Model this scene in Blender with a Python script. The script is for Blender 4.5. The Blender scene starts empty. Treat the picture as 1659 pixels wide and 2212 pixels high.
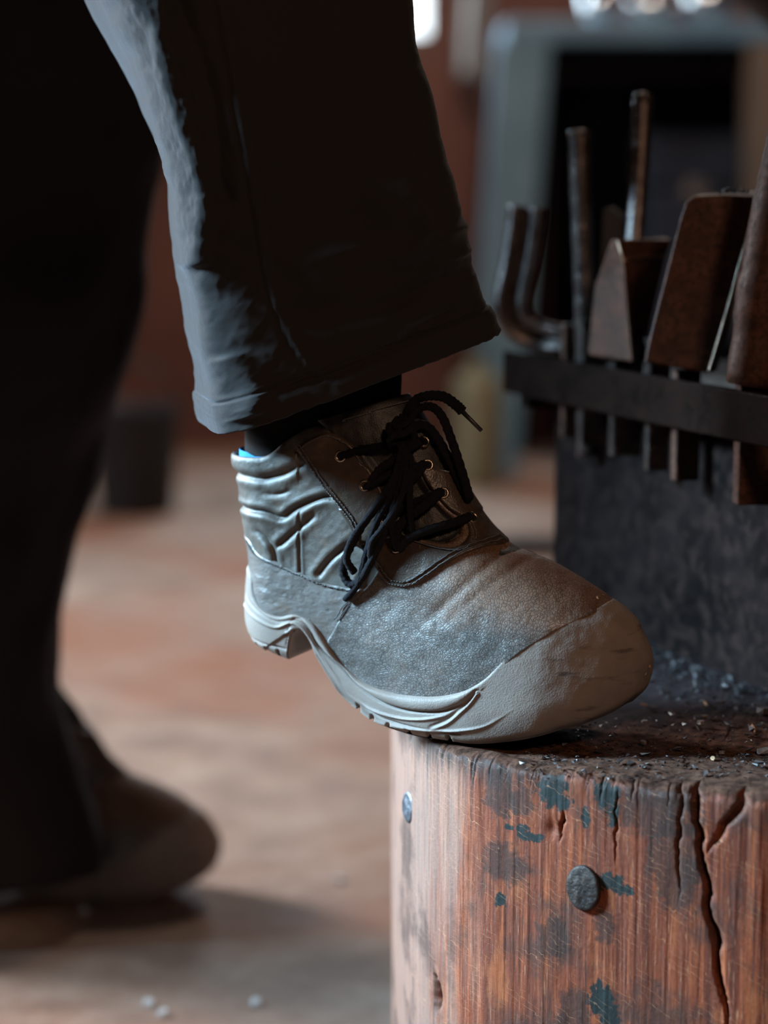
import bpy, bmesh, math, random
import numpy as np
from mathutils import Vector, Matrix, Euler

# ------------------------------------------------------------------ camera, world, lights, exposure
scene = bpy.context.scene
COL = scene.collection
FPX = 4608.0                      # focal length in pixels of the 1659 x 2212 frame
CAM_H = 0.76
PITCH = math.atan(706 / FPX)
cam_data = bpy.data.cameras.new('camera')
cam = bpy.data.objects.new('camera', cam_data)
COL.objects.link(cam)
cam.location = (0, 0, CAM_H)
cam.rotation_euler = (math.pi / 2 - PITCH, 0, 0)
cam_data.sensor_fit = 'VERTICAL'
cam_data.sensor_height = 36.0
cam_data.lens = FPX * 36.0 / 2212.0
cam_data.clip_start = 0.05
cam_data.dof.use_dof = True
cam_data.dof.focus_distance = 1.455
cam_data.dof.aperture_fstop = 2.5
cam_data.dof.aperture_blades = 9
scene.camera = cam

world = bpy.data.worlds.new('workshop_world')
scene.world = world
world.use_nodes = True
bg = world.node_tree.nodes['Background']
bg.inputs['Color'].default_value = (0.55, 0.62, 0.75, 1)
bg.inputs['Strength'].default_value = 0.006

def area_light(name, loc, target, size, power, colour, size_y=None, spread=180):
    d = bpy.data.lights.new(name, 'AREA')
    d.shape = 'RECTANGLE'
    d.size = size
    d.size_y = size_y or size
    d.energy = power
    d.color = colour
    d.spread = math.radians(spread)
    o = bpy.data.objects.new(name, d)
    COL.objects.link(o)
    o.location = loc
    o.rotation_euler = (Vector(target) - Vector(loc)).to_track_quat('-Z', 'Y').to_euler()
    return o

area_light('side_window_daylight', (-2.9, 3.45, 1.65), (-0.1, 2.15, 0.10), 1.0, 100, (0.95, 0.96, 1.0), 1.0, 110)
area_light('front_window_daylight', (-2.9, 1.50, 1.92), (-0.15, 1.40, 0.50), 0.8, 15, (0.46, 0.76, 1.0), 0.7, 20)
area_light('back_window_daylight', (-0.15, 6.12, 1.68), (0.1, 2.0, 0.6), 0.55, 26, (0.70, 0.88, 1.0), 0.95)
area_light('workshop_lamp', (0.75, -0.55, 1.95), (0.2, 1.6, 0.5), 0.30, 15.5, (1.0, 0.62, 0.40))
area_light('added_far_fill', (0.5, 4.6, 3.0), (0.5, 4.6, 0), 0.6, 32, (1.0, 0.80, 0.66))  # added fill to brighten the far end, no fitting behind it

scene.view_settings.view_transform = 'Standard'
scene.view_settings.look = 'None'
scene.view_settings.exposure = 0.0
scene.view_settings.gamma = 1.0
scene.view_settings.use_curve_mapping = False

random.seed(7)
RNG = np.random.default_rng(11)

# ------------------------------------------------------------------ small helpers
def ray(px, py):
    x = (px - 829.5) / FPX
    y = (1106 - py) / FPX
    c, s = math.cos(PITCH), math.sin(PITCH)
    return np.array([x, c + y * s, -s + y * c])

def at(px, py, Y):
    """world point at distance Y (metres from the photographer) for a place measured in the photograph"""
    d = ray(px, py)
    return np.array([0, 0, CAM_H]) + d * (Y / d[1])

def tag(o, label=None, cat=None, group=None, kind=None):
    if label: o['label'] = label
    if cat: o['category'] = cat
    if group: o['group'] = group
    if kind: o['kind'] = kind
    return o

def empty(name, loc=(0, 0, 0), rz=0.0):
    o = bpy.data.objects.new(name, None)
    COL.objects.link(o)
    o.location = loc
    o.rotation_euler = (0, 0, rz)
    o.empty_display_size = 0.05
    return o

def mesh_obj(name, verts, faces, mat, parent=None, smooth=True):
    """verts (n,3) array, faces list of tuples or (m,3)/(m,4) array"""
    me = bpy.data.meshes.new(name)
    verts = np.asarray(verts, dtype=np.float32)
    if isinstance(faces, np.ndarray):
        k = faces.shape[1]
        me.vertices.add(len(verts))
        me.vertices.foreach_set('co', verts.ravel())
        me.loops.add(faces.size)
        me.loops.foreach_set('vertex_index', faces.astype(np.int32).ravel())
        me.polygons.add(len(faces))
        me.polygons.foreach_set('loop_start', np.arange(0, faces.size, k, dtype=np.int32))
        me.update(calc_edges=True)
        me.validate()
    else:
        me.from_pydata([tuple(v) for v in verts], [], [tuple(f) for f in faces])
        me.update()
    if smooth:
        me.polygons.foreach_set('use_smooth', np.ones(len(me.polygons), dtype=bool))
    me.materials.append(mat)
    o = bpy.data.objects.new(name, me)
    COL.objects.link(o)
    if parent is not None:
        o.parent = parent
    return o

class MB:
    """collects shapes into one mesh"""
    def __init__(self):
        self.v, self.f = [], []
    def add(self, v, f):
        n = len(self.v)
        self.v.extend([tuple(map(float, p)) for p in v])
        self.f.extend([tuple(int(i) + n for i in q) for q in f])
        return self
    def box(self, c, s, rot=None):
        c = Vector(c)
        vs = []
        for dx in (-.5, .5):
            for dy in (-.5, .5):
                for dz in (-.5, .5):
                    p = Vector((dx * s[0], dy * s[1], dz * s[2]))
                    if rot is not None: p = rot @ p
                    vs.append(c + p)
        return self.add(vs, [(0, 1, 3, 2), (4, 6, 7, 5), (0, 4, 5, 1), (2, 3, 7, 6), (0, 2, 6, 4), (1, 5, 7, 3)])
    def tube(self, pts, r, n=8, cap=True, flat=1.0):
        pts = [Vector(p) for p in pts]
        rs = r if hasattr(r, '__len__') else [r] * len(pts)
        t0 = (pts[1] - pts[0]).normalized()
        up = Vector((0, 0, 1)) if abs(t0.z) < .9 else Vector((1, 0, 0))
        nrm = t0.cross(up).normalized()
        vs, fs = [], []
        for i, p in enumerate(pts):
            t = (pts[min(i + 1, len(pts) - 1)] - pts[max(i - 1, 0)]).normalized()
            nrm = (nrm - t * nrm.dot(t)).normalized()
            b = t.cross(nrm)
            for k in range(n):
                a = 2 * math.pi * k / n
                vs.append(p + (nrm * math.cos(a) + b * math.sin(a) * flat) * rs[i])
        for i in range(len(pts) - 1):
            for k in range(n):
                fs.append((i * n + k, i * n + (k + 1) % n, (i + 1) * n + (k + 1) % n, (i + 1) * n + k))
        if cap:
            fs.append(tuple(range(n - 1, -1, -1)))
            fs.append(tuple((len(pts) - 1) * n + k for k in range(n)))
        return self.add(vs, fs)
    def lathe(self, c, prof, n=32, M=None):
        """prof list of (radius, height)"""
        vs, fs = [], []
        for r, h in prof:
            for k in range(n):
                a = 2 * math.pi * k / n
                p = Vector((r * math.cos(a), r * math.sin(a), h))
                if M is not None: p = M @ p
                vs.append(p + Vector(c))
        for i in range(len(prof) - 1):
            for k in range(n):
                fs.append((i * n + k, i * n + (k + 1) % n, (i + 1) * n + (k + 1) % n, (i + 1) * n + k))
        fs.append(tuple(range(n - 1, -1, -1)))
        fs.append(tuple((len(prof) - 1) * n + k for k in range(n)))
        return self.add(vs, fs)
    def build(self, name, mat, parent=None, smooth=False, bevel=0.0, seg=2):
        o = mesh_obj(name, np.array(self.v), self.f, mat, parent, smooth)
        bm = bmesh.new()
        bm.from_mesh(o.data)
        bmesh.ops.recalc_face_normals(bm, faces=bm.faces)
        bm.to_mesh(o.data)
        bm.free()
        if bevel:
            m = o.modifiers.new('bevel', 'BEVEL')
            m.width = bevel
            m.segments = seg
            m.limit_method = 'ANGLE'
            m.angle_limit = math.radians(30)
        return o

def pch(x, xs, ys):
    """monotone cubic through knots"""
    xs = np.asarray(list(xs), float)
    ys = np.asarray(list(ys), float)
    x = np.clip(np.asarray(x, float), xs[0], xs[-1])
    h = np.diff(xs)
    d = np.diff(ys) / h
    m = np.zeros_like(ys)
    m[0], m[-1] = d[0], d[-1]
    for i in range(1, len(xs) - 1):
        if d[i - 1] * d[i] > 0:
            w1 = 2 * h[i] + h[i - 1]
            w2 = h[i] + 2 * h[i - 1]
            m[i] = (w1 + w2) / (w1 / d[i - 1] + w2 / d[i])
    i = np.clip(np.searchsorted(xs, x) - 1, 0, len(xs) - 2)
    t = (x - xs[i]) / h[i]
    return ((1 + 2 * t) * (1 - t) ** 2 * ys[i] + t * (1 - t) ** 2 * h[i] * m[i]
            + t * t * (3 - 2 * t) * ys[i + 1] + t * t * (t - 1) * h[i] * m[i + 1])

def spline(P, n=8, closed=False):
    P = [np.asarray(p, float) for p in P]
    N = len(P)
    out = []
    rng = range(N) if closed else range(N - 1)
    for i in rng:
        if closed:
            p0, p1, p2, p3 = P[i - 1], P[i], P[(i + 1) % N], P[(i + 2) % N]
        else:
            p1, p2 = P[i], P[i + 1]
            p0 = P[i - 1] if i > 0 else 2 * p1 - p2
            p3 = P[i + 2] if i + 2 < N else 2 * p2 - p1
        for t in np.linspace(0, 1, n, endpoint=False):
            out.append(.5 * (2 * p1 + (p2 - p0) * t + (2 * p0 - 5 * p1 + 4 * p2 - p3) * t * t + (3 * p1 - p0 - 3 * p2 + p3) * t ** 3))
    if not closed: out.append(P[-1])
    return np.array(out)

def sdist(x, y, poly):
    """signed distance to an open polyline, positive on its left"""
    best = np.full(x.shape, 1e9)
    sg = np.ones(x.shape)
    for (ax, ay), (bx, by) in zip(poly[:-1], poly[1:]):
        dx, dy = bx - ax, by - ay
        L = dx * dx + dy * dy + 1e-15
        t = np.clip(((x - ax) * dx + (y - ay) * dy) / L, 0, 1)
        ex, ey = x - ax - t * dx, y - ay - t * dy
        d = ex * ex + ey * ey
        m = d < best
        best = np.where(m, d, best)
        sg = np.where(m, np.sign(dx * (y - ay) - dy * (x - ax)), sg)
    return np.sqrt(best) * np.where(sg == 0, 1, sg)

def polysd(x, y, poly):
    """signed distance to a closed polygon, positive inside"""
    best = np.full(x.shape, 1e9)
    ins = np.zeros(x.shape, bool)
    n = len(poly)
    for i in range(n):
        ax, ay = poly[i]
        bx, by = poly[(i + 1) % n]
        dx, dy = bx - ax, by - ay
        t = np.clip(((x - ax) * dx + (y - ay) * dy) / (dx * dx + dy * dy + 1e-15), 0, 1)
        best = np.minimum(best, (x - ax - t * dx) ** 2 + (y - ay - t * dy) ** 2)
        if dy != 0:
            c = ((ay > y) != (by > y)) & (x < dx * (y - ay) / dy + ax)
            ins ^= c
    return np.sqrt(best) * np.where(ins, 1, -1)

def sm(x, a=0.0, b=1.0):
    t = np.clip((x - a) / (b - a), 0, 1)
    return t * t * (3 - 2 * t)

def vnoise(x, y, z, seed=0):
    """value noise on arrays, about -1..1"""
    xi, yi, zi = np.floor(x).astype(np.int64), np.floor(y).astype(np.int64), np.floor(z).astype(np.int64)
    fx, fy, fz = x - xi, y - yi, z - zi
    fx, fy, fz = [f * f * f * (f * (f * 6 - 15) + 10) for f in (fx, fy, fz)]
    def h(a, b, c):
        n = (a * 374761393 + b * 668265263 + c * 2147483647 + seed * 974711) & 0xffffffff
        n = ((n ^ (n >> 13)) * 1274126177) & 0xffffffff
        n = ((n ^ (n >> 16)) * 2246822519) & 0xffffffff
        return ((n ^ (n >> 15)) & 0xffff) / 32767.5 - 1
    r = 0
    for i in (0, 1):
        for j in (0, 1):
            for k in (0, 1):
                r = r + h(xi + i, yi + j, zi + k) * (fx if i else 1 - fx) * (fy if j else 1 - fy) * (fz if k else 1 - fz)
    return r

def fbm(x, y, z, octv=4, seed=0):
    r, a = 0, .5
    for o in range(octv):
        r = r + a * vnoise(x * 2 ** o, y * 2 ** o, z * 2 ** o, seed + o)
        a *= .5
    return r

# ------------------------------------------------------------------ materials (all node based)
class NT:
    def __init__(self, name):
        self.m = bpy.data.materials.new(name)
        self.m.use_nodes = True
        self.t = self.m.node_tree
        self.b = self.t.nodes['Principled BSDF']
        self.co = self.t.nodes.new('ShaderNodeTexCoord').outputs['Object']
    def node(self, kind, **kw):
        n = self.t.nodes.new(kind)
        for k, v in kw.items():
            if hasattr(n, k) and k not in ('inputs',): setattr(n, k, v)
        return n
    def link(self, a, b):
        self.t.links.new(a, b)
    def setin(self, sock, v):
        if isinstance(v, bpy.types.NodeSocket): self.link(v, sock)
        else:
            if hasattr(sock.default_value, '__len__') and not hasattr(v, '__len__'): v = (v,) * len(sock.default_value)
            if hasattr(v, '__len__') and len(v) == 3 and len(sock.default_value) == 4: v = (*v, 1)
            sock.default_value = v
    def mapping(self, scale=(1, 1, 1), rot=(0, 0, 0), vec=None, loc=(0, 0, 0)):
        n = self.node('ShaderNodeMapping')
        n.inputs['Scale'].default_value = scale
        n.inputs['Rotation'].default_value = rot
        n.inputs['Location'].default_value = loc
        self.link(vec or self.co, n.inputs['Vector'])
        return n.outputs[0]
    def noise(self, scale, detail=4, rough=.55, vec=None, dist=0):
        n = self.node('ShaderNodeTexNoise')
        n.inputs['Scale'].default_value = scale
        n.inputs['Detail'].default_value = detail
        n.inputs['Roughness'].default_value = rough
        n.inputs['Distortion'].default_value = dist
        self.link(vec or self.co, n.inputs['Vector'])
        return n.outputs['Fac']
    def voro(self, scale, feature='F1', vec=None, out='Distance'):
        n = self.node('ShaderNodeTexVoronoi')
        n.feature = feature
        n.inputs['Scale'].default_value = scale
        self.link(vec or self.co, n.inputs['Vector'])
        return n.outputs[out]
    def ramp(self, fac, stops, interp='LINEAR'):
        n = self.node('ShaderNodeValToRGB')
        n.color_ramp.interpolation = interp
        el = n.color_ramp.elements
        while len(el) < len(stops): el.new(.5)
        for e, (p, c) in zip(el, stops):
            e.position = p
            e.color = (c, c, c, 1) if not hasattr(c, '__len__') else (*c[:3], 1)
        self.link(fac, n.inputs['Fac'])
        return n.outputs['Color']
    def math(self, op, a, b=None, c=None, clamp=False):
        n = self.node('ShaderNodeMath')
        n.operation = op
        n.use_clamp = clamp
        for s, v in zip(n.inputs, (a, b, c)):
            if v is not None: self.setin(s, v)
        return n.outputs[0]
    def mix(self, fac, a, b, mode='MIX'):
        n = self.node('ShaderNodeMix')
        n.data_type = 'RGBA'
        n.blend_type = mode
        self.setin(n.inputs[0], fac)
        self.setin(n.inputs[6], a)
        self.setin(n.inputs[7], b)
        return n.outputs[2]
    def sep(self, vec=None):
        n = self.node('ShaderNodeSeparateXYZ')
        self.link(vec or self.co, n.inputs[0])
        return n.outputs
    def smooth(self, x, a, b):
        n = self.node('ShaderNodeMapRange')
        n.interpolation_type = 'SMOOTHSTEP'
        self.setin(n.inputs['Value'], x)
        n.inputs['From Min'].default_value = a
        n.inputs['From Max'].default_value = b
        return n.outputs[0]
    def spot(self, c, r, noise_fac, amt=.5, edge=.12):
        """an irregular patch around object-space point c with radii r"""
        s = self.node('ShaderNodeVectorMath'); s.operation = 'SUBTRACT'
        self.link(self.co, s.inputs[0]); s.inputs[1].default_value = c
        m = self.node('ShaderNodeVectorMath'); m.operation = 'DIVIDE'
        self.link(s.outputs[0], m.inputs[0]); m.inputs[1].default_value = r
        l = self.node('ShaderNodeVectorMath'); l.operation = 'LENGTH'
        self.link(m.outputs[0], l.inputs[0])
        d = self.math('ADD', l.outputs['Value'], self.math('MULTIPLY', self.math('SUBTRACT', noise_fac, .5), amt * 4))
        return self.smooth(d, 1 + edge, 1 - edge) if False else self.math('SUBTRACT', 1.0, self.smooth(d, 1 - edge, 1 + edge))
    def bump(self, h, strength=.5, dist=.001, prev=None):
        n = self.node('ShaderNodeBump')
        n.inputs['Strength'].default_value = strength
        n.inputs['Distance'].default_value = dist
        self.link(h, n.inputs['Height'])
        if prev: self.link(prev, n.inputs['Normal'])
        return n.outputs[0]
    def done(self, color=None, rough=None, normal=None, metal=None, spec=None, sheen=None, coat=None, emit=None, coat_n=None):
        b = self.b.inputs
        if color is not None: self.setin(b['Base Color'], color)
        if rough is not None: self.setin(b['Roughness'], rough)
        if metal is not None: self.setin(b['Metallic'], metal)
        if spec is not None: self.setin(b['Specular IOR Level'], spec)
        if normal is not None: self.link(normal, b['Normal'])
        if sheen is not None:
            b['Sheen Weight'].default_value = sheen[0]
            b['Sheen Roughness'].default_value = sheen[1]
            b['Sheen Tint'].default_value = (*sheen[2], 1)
        if coat is not None:
            if isinstance(coat, bpy.types.NodeSocket):
                self.link(coat, b['Coat Weight']); b['Coat Roughness'].default_value = .33
                if normal is not None and coat_n is not None: self.link(coat_n, b['Coat Normal'])
            else:
                b['Coat Weight'].default_value = coat[0]
                b['Coat Roughness'].default_value = coat[1]
        if emit is not None:
            b['Emission Color'].default_value = (*emit[0], 1)
            b['Emission Strength'].default_value = emit[1]
        return self.m

def m_plain(name, c1, c2, scale, rough=.6, metal=0., bumpd=.0005, bs=.4, spec=.5, detail=5):
    n = NT(name)
    f = n.noise(scale, detail, .6)
    col = n.ramp(f, [(.3, c1), (.7, c2)])
    return n.done(col, n.ramp(f, [(.2, rough * .85), (.8, min(1, rough * 1.15))]), n.bump(n.noise(scale * 3, 6, .65), bs, bumpd), metal, spec)

def m_leather():
    n = NT('pebbled_leather')
    s = n.sep()
    wob = n.mapping((1, 1, 1))
    nz = n.node('ShaderNodeTexNoise'); nz.inputs['Scale'].default_value = 60
    n.link(n.co, nz.inputs['Vector'])
    add = n.node('ShaderNodeVectorMath'); add.operation = 'MULTIPLY_ADD'
    n.link(nz.outputs['Color'], add.inputs[0]); add.inputs[1].default_value = (.010, .010, .010); n.link(n.co, add.inputs[2])
    v1 = n.voro(470, 'DISTANCE_TO_EDGE', add.outputs[0])
    v2 = n.voro(470, 'SMOOTH_F1', add.outputs[0])
    peb = n.math('MULTIPLY', n.smooth(v1, .0, .16), n.math('SUBTRACT', 1.6, v2))
    b1 = n.bump(peb, .40, .00022)
    b2 = n.bump(n.noise(1500, 3), .15, .0002, b1)
    b3 = n.bump(n.noise(45, 3), .3, .0015, b2)
    patch = n.noise(26, 5, .65)
    fine = n.noise(420, 3, .6)
    dust = n.math('ADD', n.math('MULTIPLY', n.math('MULTIPLY', n.smooth(s[0], .12, .22), n.smooth(s[2], .068, .102)), .95), n.math('MULTIPLY', n.math('SUBTRACT', patch, .5), 1.5))
    dust = n.math('ADD', dust, n.math('MULTIPLY', n.math('SUBTRACT', fine, .5), .5), clamp=True)
    leather = n.mix(n.smooth(patch, .3, .7), (.066, .058, .052), (.118, .104, .094))
    col = n.mix(dust, leather, (.150, .074, .040))
    crease = n.ramp(v1, [(.0, .42), (.16, 1.)])
    col = n.mix(1.0, col, crease, 'MULTIPLY')
    rough = n.math('ADD', n.math('MULTIPLY', dust, .22), .43)
    return n.done(col, rough, b3, 0., .5, None, n.math('MULTIPLY', n.math('SUBTRACT', 1.0, dust), crease), None, n.bump(peb, .30, .00008))

def m_leather_smooth(name, c1, c2, rough=.42, dusty=.25, grain=420, coat=0):
    n = NT(name)
    patch = n.noise(40, 5, .6)
    v1 = n.voro(grain, 'DISTANCE_TO_EDGE')
    b1 = n.bump(v1, .35, .0007)
    b2 = n.bump(n.noise(160, 5, .6), .4, .0008, b1)
    dust = n.math('MULTIPLY', n.smooth(n.noise(70, 6, .7), .48, .75), dusty)
    col = n.mix(dust, n.mix(patch, c1, c2), (.16, .105, .07))
    return n.done(col, n.math('ADD', n.math('MULTIPLY', patch, .2), rough - .1), b2, 0., .5, None, (coat, .36) if coat else None)

def m_rubber():
    n = NT('sole_rubber')
    s = n.sep()
    patch = n.noise(22, 6, .65)
    streak = n.noise(1, 5, .6, n.mapping((20, 30, 160), (0, .25, 0)))
    fine = n.voro(900, 'F1')
    col = n.mix(n.smooth(patch, .3, .72), (.215, .178, .152), (.155, .128, .112))
    scuff = n.math('MULTIPLY', n.smooth(streak, .55, .72), n.smooth(s[0], .22, .28))
    col = n.mix(scuff, col, (.060, .050, .045))
    col = n.mix(n.math('MULTIPLY', n.smooth(n.noise(55, 4), .5, .7), .35), col, (.19, .135, .10))
    nb = n.bump(fine, .25, .0005)
    nb = n.bump(n.noise(300, 4, .6), .3, .0006, nb)
    return n.done(col, .62, nb, 0., .4)

def m_twill():
    n = NT('trouser_twill')
    w = n.node('ShaderNodeTexWave')
    w.wave_type = 'BANDS'; w.bands_direction = 'DIAGONAL'
    w.inputs['Scale'].default_value = 560; w.inputs['Distortion'].default_value = .4; w.inputs['Detail'].default_value = 1
    n.link(n.mapping((1, .0, -1.0)), w.inputs['Vector'])
    f = n.noise(9, 4)
    fz = n.noise(900, 2)
    col = n.mix(f, (.0078, .0066, .0066), (.0135, .0108, .0102))
    col = n.mix(n.math('MULTIPLY', w.outputs['Fac'], .35), col, (.020, .0165, .0155))
    nb = n.bump(w.outputs['Fac'], .5, .0003)
    nb = n.bump(fz, .3, .0003, nb)
    nb = n.bump(n.noise(28, 3), .35, .004, nb)
    return n.done(col, .85, nb, 0., .25, (.20, .40, (.55, .64, .75)))

def m_cloth(name, c, rough=.9, scale=600):
    n = NT(name)
    f = n.noise(scale, 2)
    return n.done(n.mix(f, tuple(x * .7 for x in c), c), rough, n.bump(f, .4, .0006), 0., .2)

def m_steel(name, c1, c2, rough=.45, rust=None, metal=.7, scale=60, bumpd=.0008, spec=.5):
    n = NT(name)
    f = n.noise(scale, 6, .65)
    g = n.noise(scale * 5, 5, .7)
    col = n.mix(n.smooth(f, .35, .65), c1, c2)
    if rust: col = n.mix(n.smooth(g, .45, .65), col, rust)
    nb = n.bump(g, .35, bumpd)
    nb = n.bump(f, .4, bumpd * 3, nb)
    return n.done(col, n.ramp(g, [(.3, rough * .75), (.7, min(1, rough * 1.3))]), nb, metal, spec)

def m_wood():
    """weathered red-brown timber: grain, side light greyed onto the left flank, stains, flakes of green-black paint, scratches"""
    n = NT('weathered_timber')
    s = n.sep()
    g1 = n.noise(1, 7, .7, n.mapping((190, 190, 6)))
    g2 = n.noise(1, 6, .7, n.mapping((520, 520, 16)))
    big = n.noise(17, 5, .6)
    mid = n.noise(60, 5, .65)
    fib = n.noise(1, 4, .6, n.mapping((1000, 1000, 60)))
    col = n.ramp(g1, [(.28, (.060, .011, .004)), (.48, (.165, .032, .009)), (.62, (.280, .062, .016)), (.78, (.42, .13, .040))])
    col = n.mix(n.math('MULTIPLY', n.smooth(g2, .48, .62), .6), col, (.055, .013, .006))
    col = n.mix(n.math('MULTIPLY', n.smooth(fib, .58, .72), .55), col, (.46, .23, .12))
    blot = n.noise(1, 5, .65, n.mapping((46, 46, 16)))
    col = n.mix(n.math('MULTIPLY', n.smooth(blot, .52, .72), .55), col, (.38, .105, .028))
    col = n.mix(n.math('MULTIPLY', n.smooth(blot, .48, .28), .0), col, (.05, .02, .01))
    # pale left flank of the trunk: grey daylight put into the wood colour
    wx = n.math('ADD', s[0], n.math('MULTIPLY', n.math('SUBTRACT', n.noise(1, 5, .6, n.mapping((60, 60, 7))), .5), .09))
    grey = n.math('MULTIPLY', n.math('SUBTRACT', 1.0, n.smooth(wx, .030, .072)), .60)
    col = n.mix(grey, col, (.235, .165, .130))
    # dark soaked zones
    dark = n.math('MULTIPLY', n.smooth(big, .50, .66), .75)
    col = n.mix(dark, col, (.040, .018, .012))
    nf = n.noise(95, 5, .7)
    for c, r in [((.0782, 1.394, .356), (.010, .03, .020)), ((.092, 1.386, .352), (.008, .03, .010)), ((.0816, 1.3915, .306), (.016, .03, .013)),
                 ((.1455, 1.352, .276), (.007, .02, .011)), ((.178, 1.337, .357), (.026, .03, .016)), ((.190, 1.333, .325), (.018, .03, .03)),
                 ((.115, 1.37, .262), (.01, .03, .016)), ((.128, 1.362, .206), (.012, .03, .02))]:
        col = n.mix(n.math('MULTIPLY', n.spot(c, r, nf, .6, .22), .72), col, (.026, .012, .008))
    nf2 = n.noise(1, 5, .7, n.mapping((210, 210, 120)))
    for c, r in [((.1115, 1.372, .3640), (.0095, .02, .0140)), ((.1165, 1.37, .358), (.008, .02, .007)), ((.0985, 1.3805, .3285), (.0085, .02, .0035)), ((.0925, 1.384, .333), (.004, .02, .003)),
                 ((.1461, 1.3515, .3655), (.0085, .02, .0095)), ((.150, 1.35, .357), (.004, .02, .010)), ((.149, 1.349, .3065), (.0085, .02, .0062)), ((.157, 1.347, .303), (.006, .02, .004)),
                 ((.1448, 1.3522, .2248), (.0085, .02, .0115)), ((.150, 1.35, .214), (.007, .02, .010)), ((.0788, 1.3935, .281), (.0032, .02, .006)), ((.1329, 1.3591, .3484), (.003, .02, .0065)),
                 ((.0845, 1.39, .3325), (.003, .02, .002))]:
        col = n.mix(n.spot(c, r, nf2, .75, .06), col, (.008, .013, .0115))
    # grime worked into the rim
    rim = n.math('ADD', s[2], n.math('MULTIPLY', n.math('SUBTRACT', n.noise(1, 5, .7, n.mapping((300, 300, 16))), .5), .07))
    rimx = n.math('SUBTRACT', 1.0, n.math('MULTIPLY', n.smooth(s[0], .10, .14), .75))
    col = n.mix(n.math('MULTIPLY', n.math('MULTIPLY', n.smooth(rim, .352, .376), rimx), .85), col, (.020, .012, .009))
    # pale cross scratches
    sc = n.node('ShaderNodeTexWave'); sc.wave_type = 'BANDS'; sc.bands_direction = 'X'
    sc.inputs['Scale'].default_value = 9; sc.inputs['Distortion'].default_value = 5; sc.inputs['Detail'].default_value = 2; sc.inputs['Detail Scale'].default_value = 2.2
    n.link(n.mapping((6, 6, 9), (0, .9, 0)), sc.inputs['Vector'])
    scr = n.math('MULTIPLY', n.smooth(sc.outputs['Fac'], .985, .999), n.smooth(mid, .46, .6))
    col = n.mix(n.math('MULTIPLY', scr, .45), col, (.50, .25, .12))
    nb = n.bump(g1, .5, .0009)
    nb = n.bump(g2, .6, .0006, nb)
    nb = n.bump(mid, .4, .0015, nb)
    # end grain and packed dirt on the top
    geo = n.node('ShaderNodeNewGeometry')
    nz = n.sep(geo.outputs['True Normal'])[2]
    top = n.smooth(n.math('ADD', nz, n.math('MULTIPLY', n.math('SUBTRACT', mid, .5), .8)), .45, .8)
    dirt = n.mix(n.smooth(n.noise(140, 6, .7), .3, .7), (.018, .010, .008), (.120, .058, .038))
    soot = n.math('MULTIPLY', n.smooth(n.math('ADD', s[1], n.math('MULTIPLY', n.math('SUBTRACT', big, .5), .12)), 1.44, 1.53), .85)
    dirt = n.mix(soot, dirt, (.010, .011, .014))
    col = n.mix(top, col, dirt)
    rough = n.mix(top, n.ramp(g1, [(.3, .58), (.7, .8)]), (.95, .95, .95))
    nb = n.bump(n.noise(330, 6, .75), .5, .0012, nb)
    return n.done(col, rough, nb, 0., n.math('SUBTRACT', .38, n.math('MULTIPLY', top, .34)))

def m_floor():
    n = NT('packed_earth_floor')
    a = n.noise(1.1, 5, .6)
    b = n.noise(9, 6, .65)
    c = n.noise(55, 5, .7)
    streak = n.noise(1, 4, .6, n.mapping((3.2, 9, 1), (0, 0, .5)))
    col = n.ramp(b, [(.25, (.16, .095, .068)), (.5, (.31, .225, .178)), (.75, (.44, .36, .305))])
    col = n.mix(n.smooth(a, .42, .6), col, (.27, .125, .075))
    col = n.mix(n.math('MULTIPLY', n.smooth(streak, .5, .7), .45), col, (.11, .062, .045))
    col = n.mix(n.math('MULTIPLY', n.smooth(c, .55, .7), .3), col, (.07, .045, .035))
    nb = n.bump(c, .5, .004)
    nb = n.bump(b, .5, .012, nb)
    return n.done(col, n.ramp(b, [(.3, .6), (.7, .85)]), nb, 0., .35)

M = {}
M['leather'] = m_leather()
M['saddle'] = m_leather_smooth('quarter_leather', (.075, .066, .060), (.140, .128, .118), .40, .4, 360, .45)
M['overlay'] = m_leather_smooth('facing_leather', (.026, .019, .014), (.055, .035, .024), .40, .35, 520)
M['pad'] = m_leather_smooth('padded_collar_fabric', (.040, .035, .030), (.085, .074, .062), .52, .35, 900, .10)
M['tongue'] = m_leather_smooth('tongue_leather', (.008, .008, .009), (.018, .016, .016), .5, .15, 700)
M['rubber'] = m_rubber()
M['lining'] = m_cloth('blue_lining', (.02, .23, .50), .8)
M['sock'] = m_cloth('black_sock', (.0035, .0035, .004))
M['lace'] = m_plain('braided_lace', (.003, .003, .006), (.016, .015, .020), 420, .8, 0, .0025, 1.0, .2)
M['lace_tip'] = m_plain('lace_tip', (.01, .01, .012), (.02, .02, .022), 200, .4)
M['thread'] = m_plain('stitch_thread', (.055, .055, .058), (.12, .118, .115), 500, .85, 0, .0005, .4, .15)
M['dthread'] = m_plain('trouser_thread', (.022, .017, .015), (.050, .038, .032), 500, .8)
M['brass'] = m_steel('eyelet_metal', (.22, .17, .12), (.50, .42, .32), .28, None, 1., 90, .0002)
M['hole'] = m_plain('eyelet_hole', (.004, .004, .004), (.008, .008, .008), 50, .9)
M['twill'] = m_twill()
M['skin'] = m_plain('skin', (.35, .19, .13), (.45, .26, .19), 30, .5)
M['wood'] = m_wood()
M['floor'] = m_floor()
M['stand'] = m_steel('painted_steel_in_shade', (.0018, .0011, .0012), (.0085, .0052, .0052), .6, (.016, .009, .0075), .0, 14, .0012, .05)  # dark paint, cut to near-black so the colour holds the stand's shade
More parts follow.
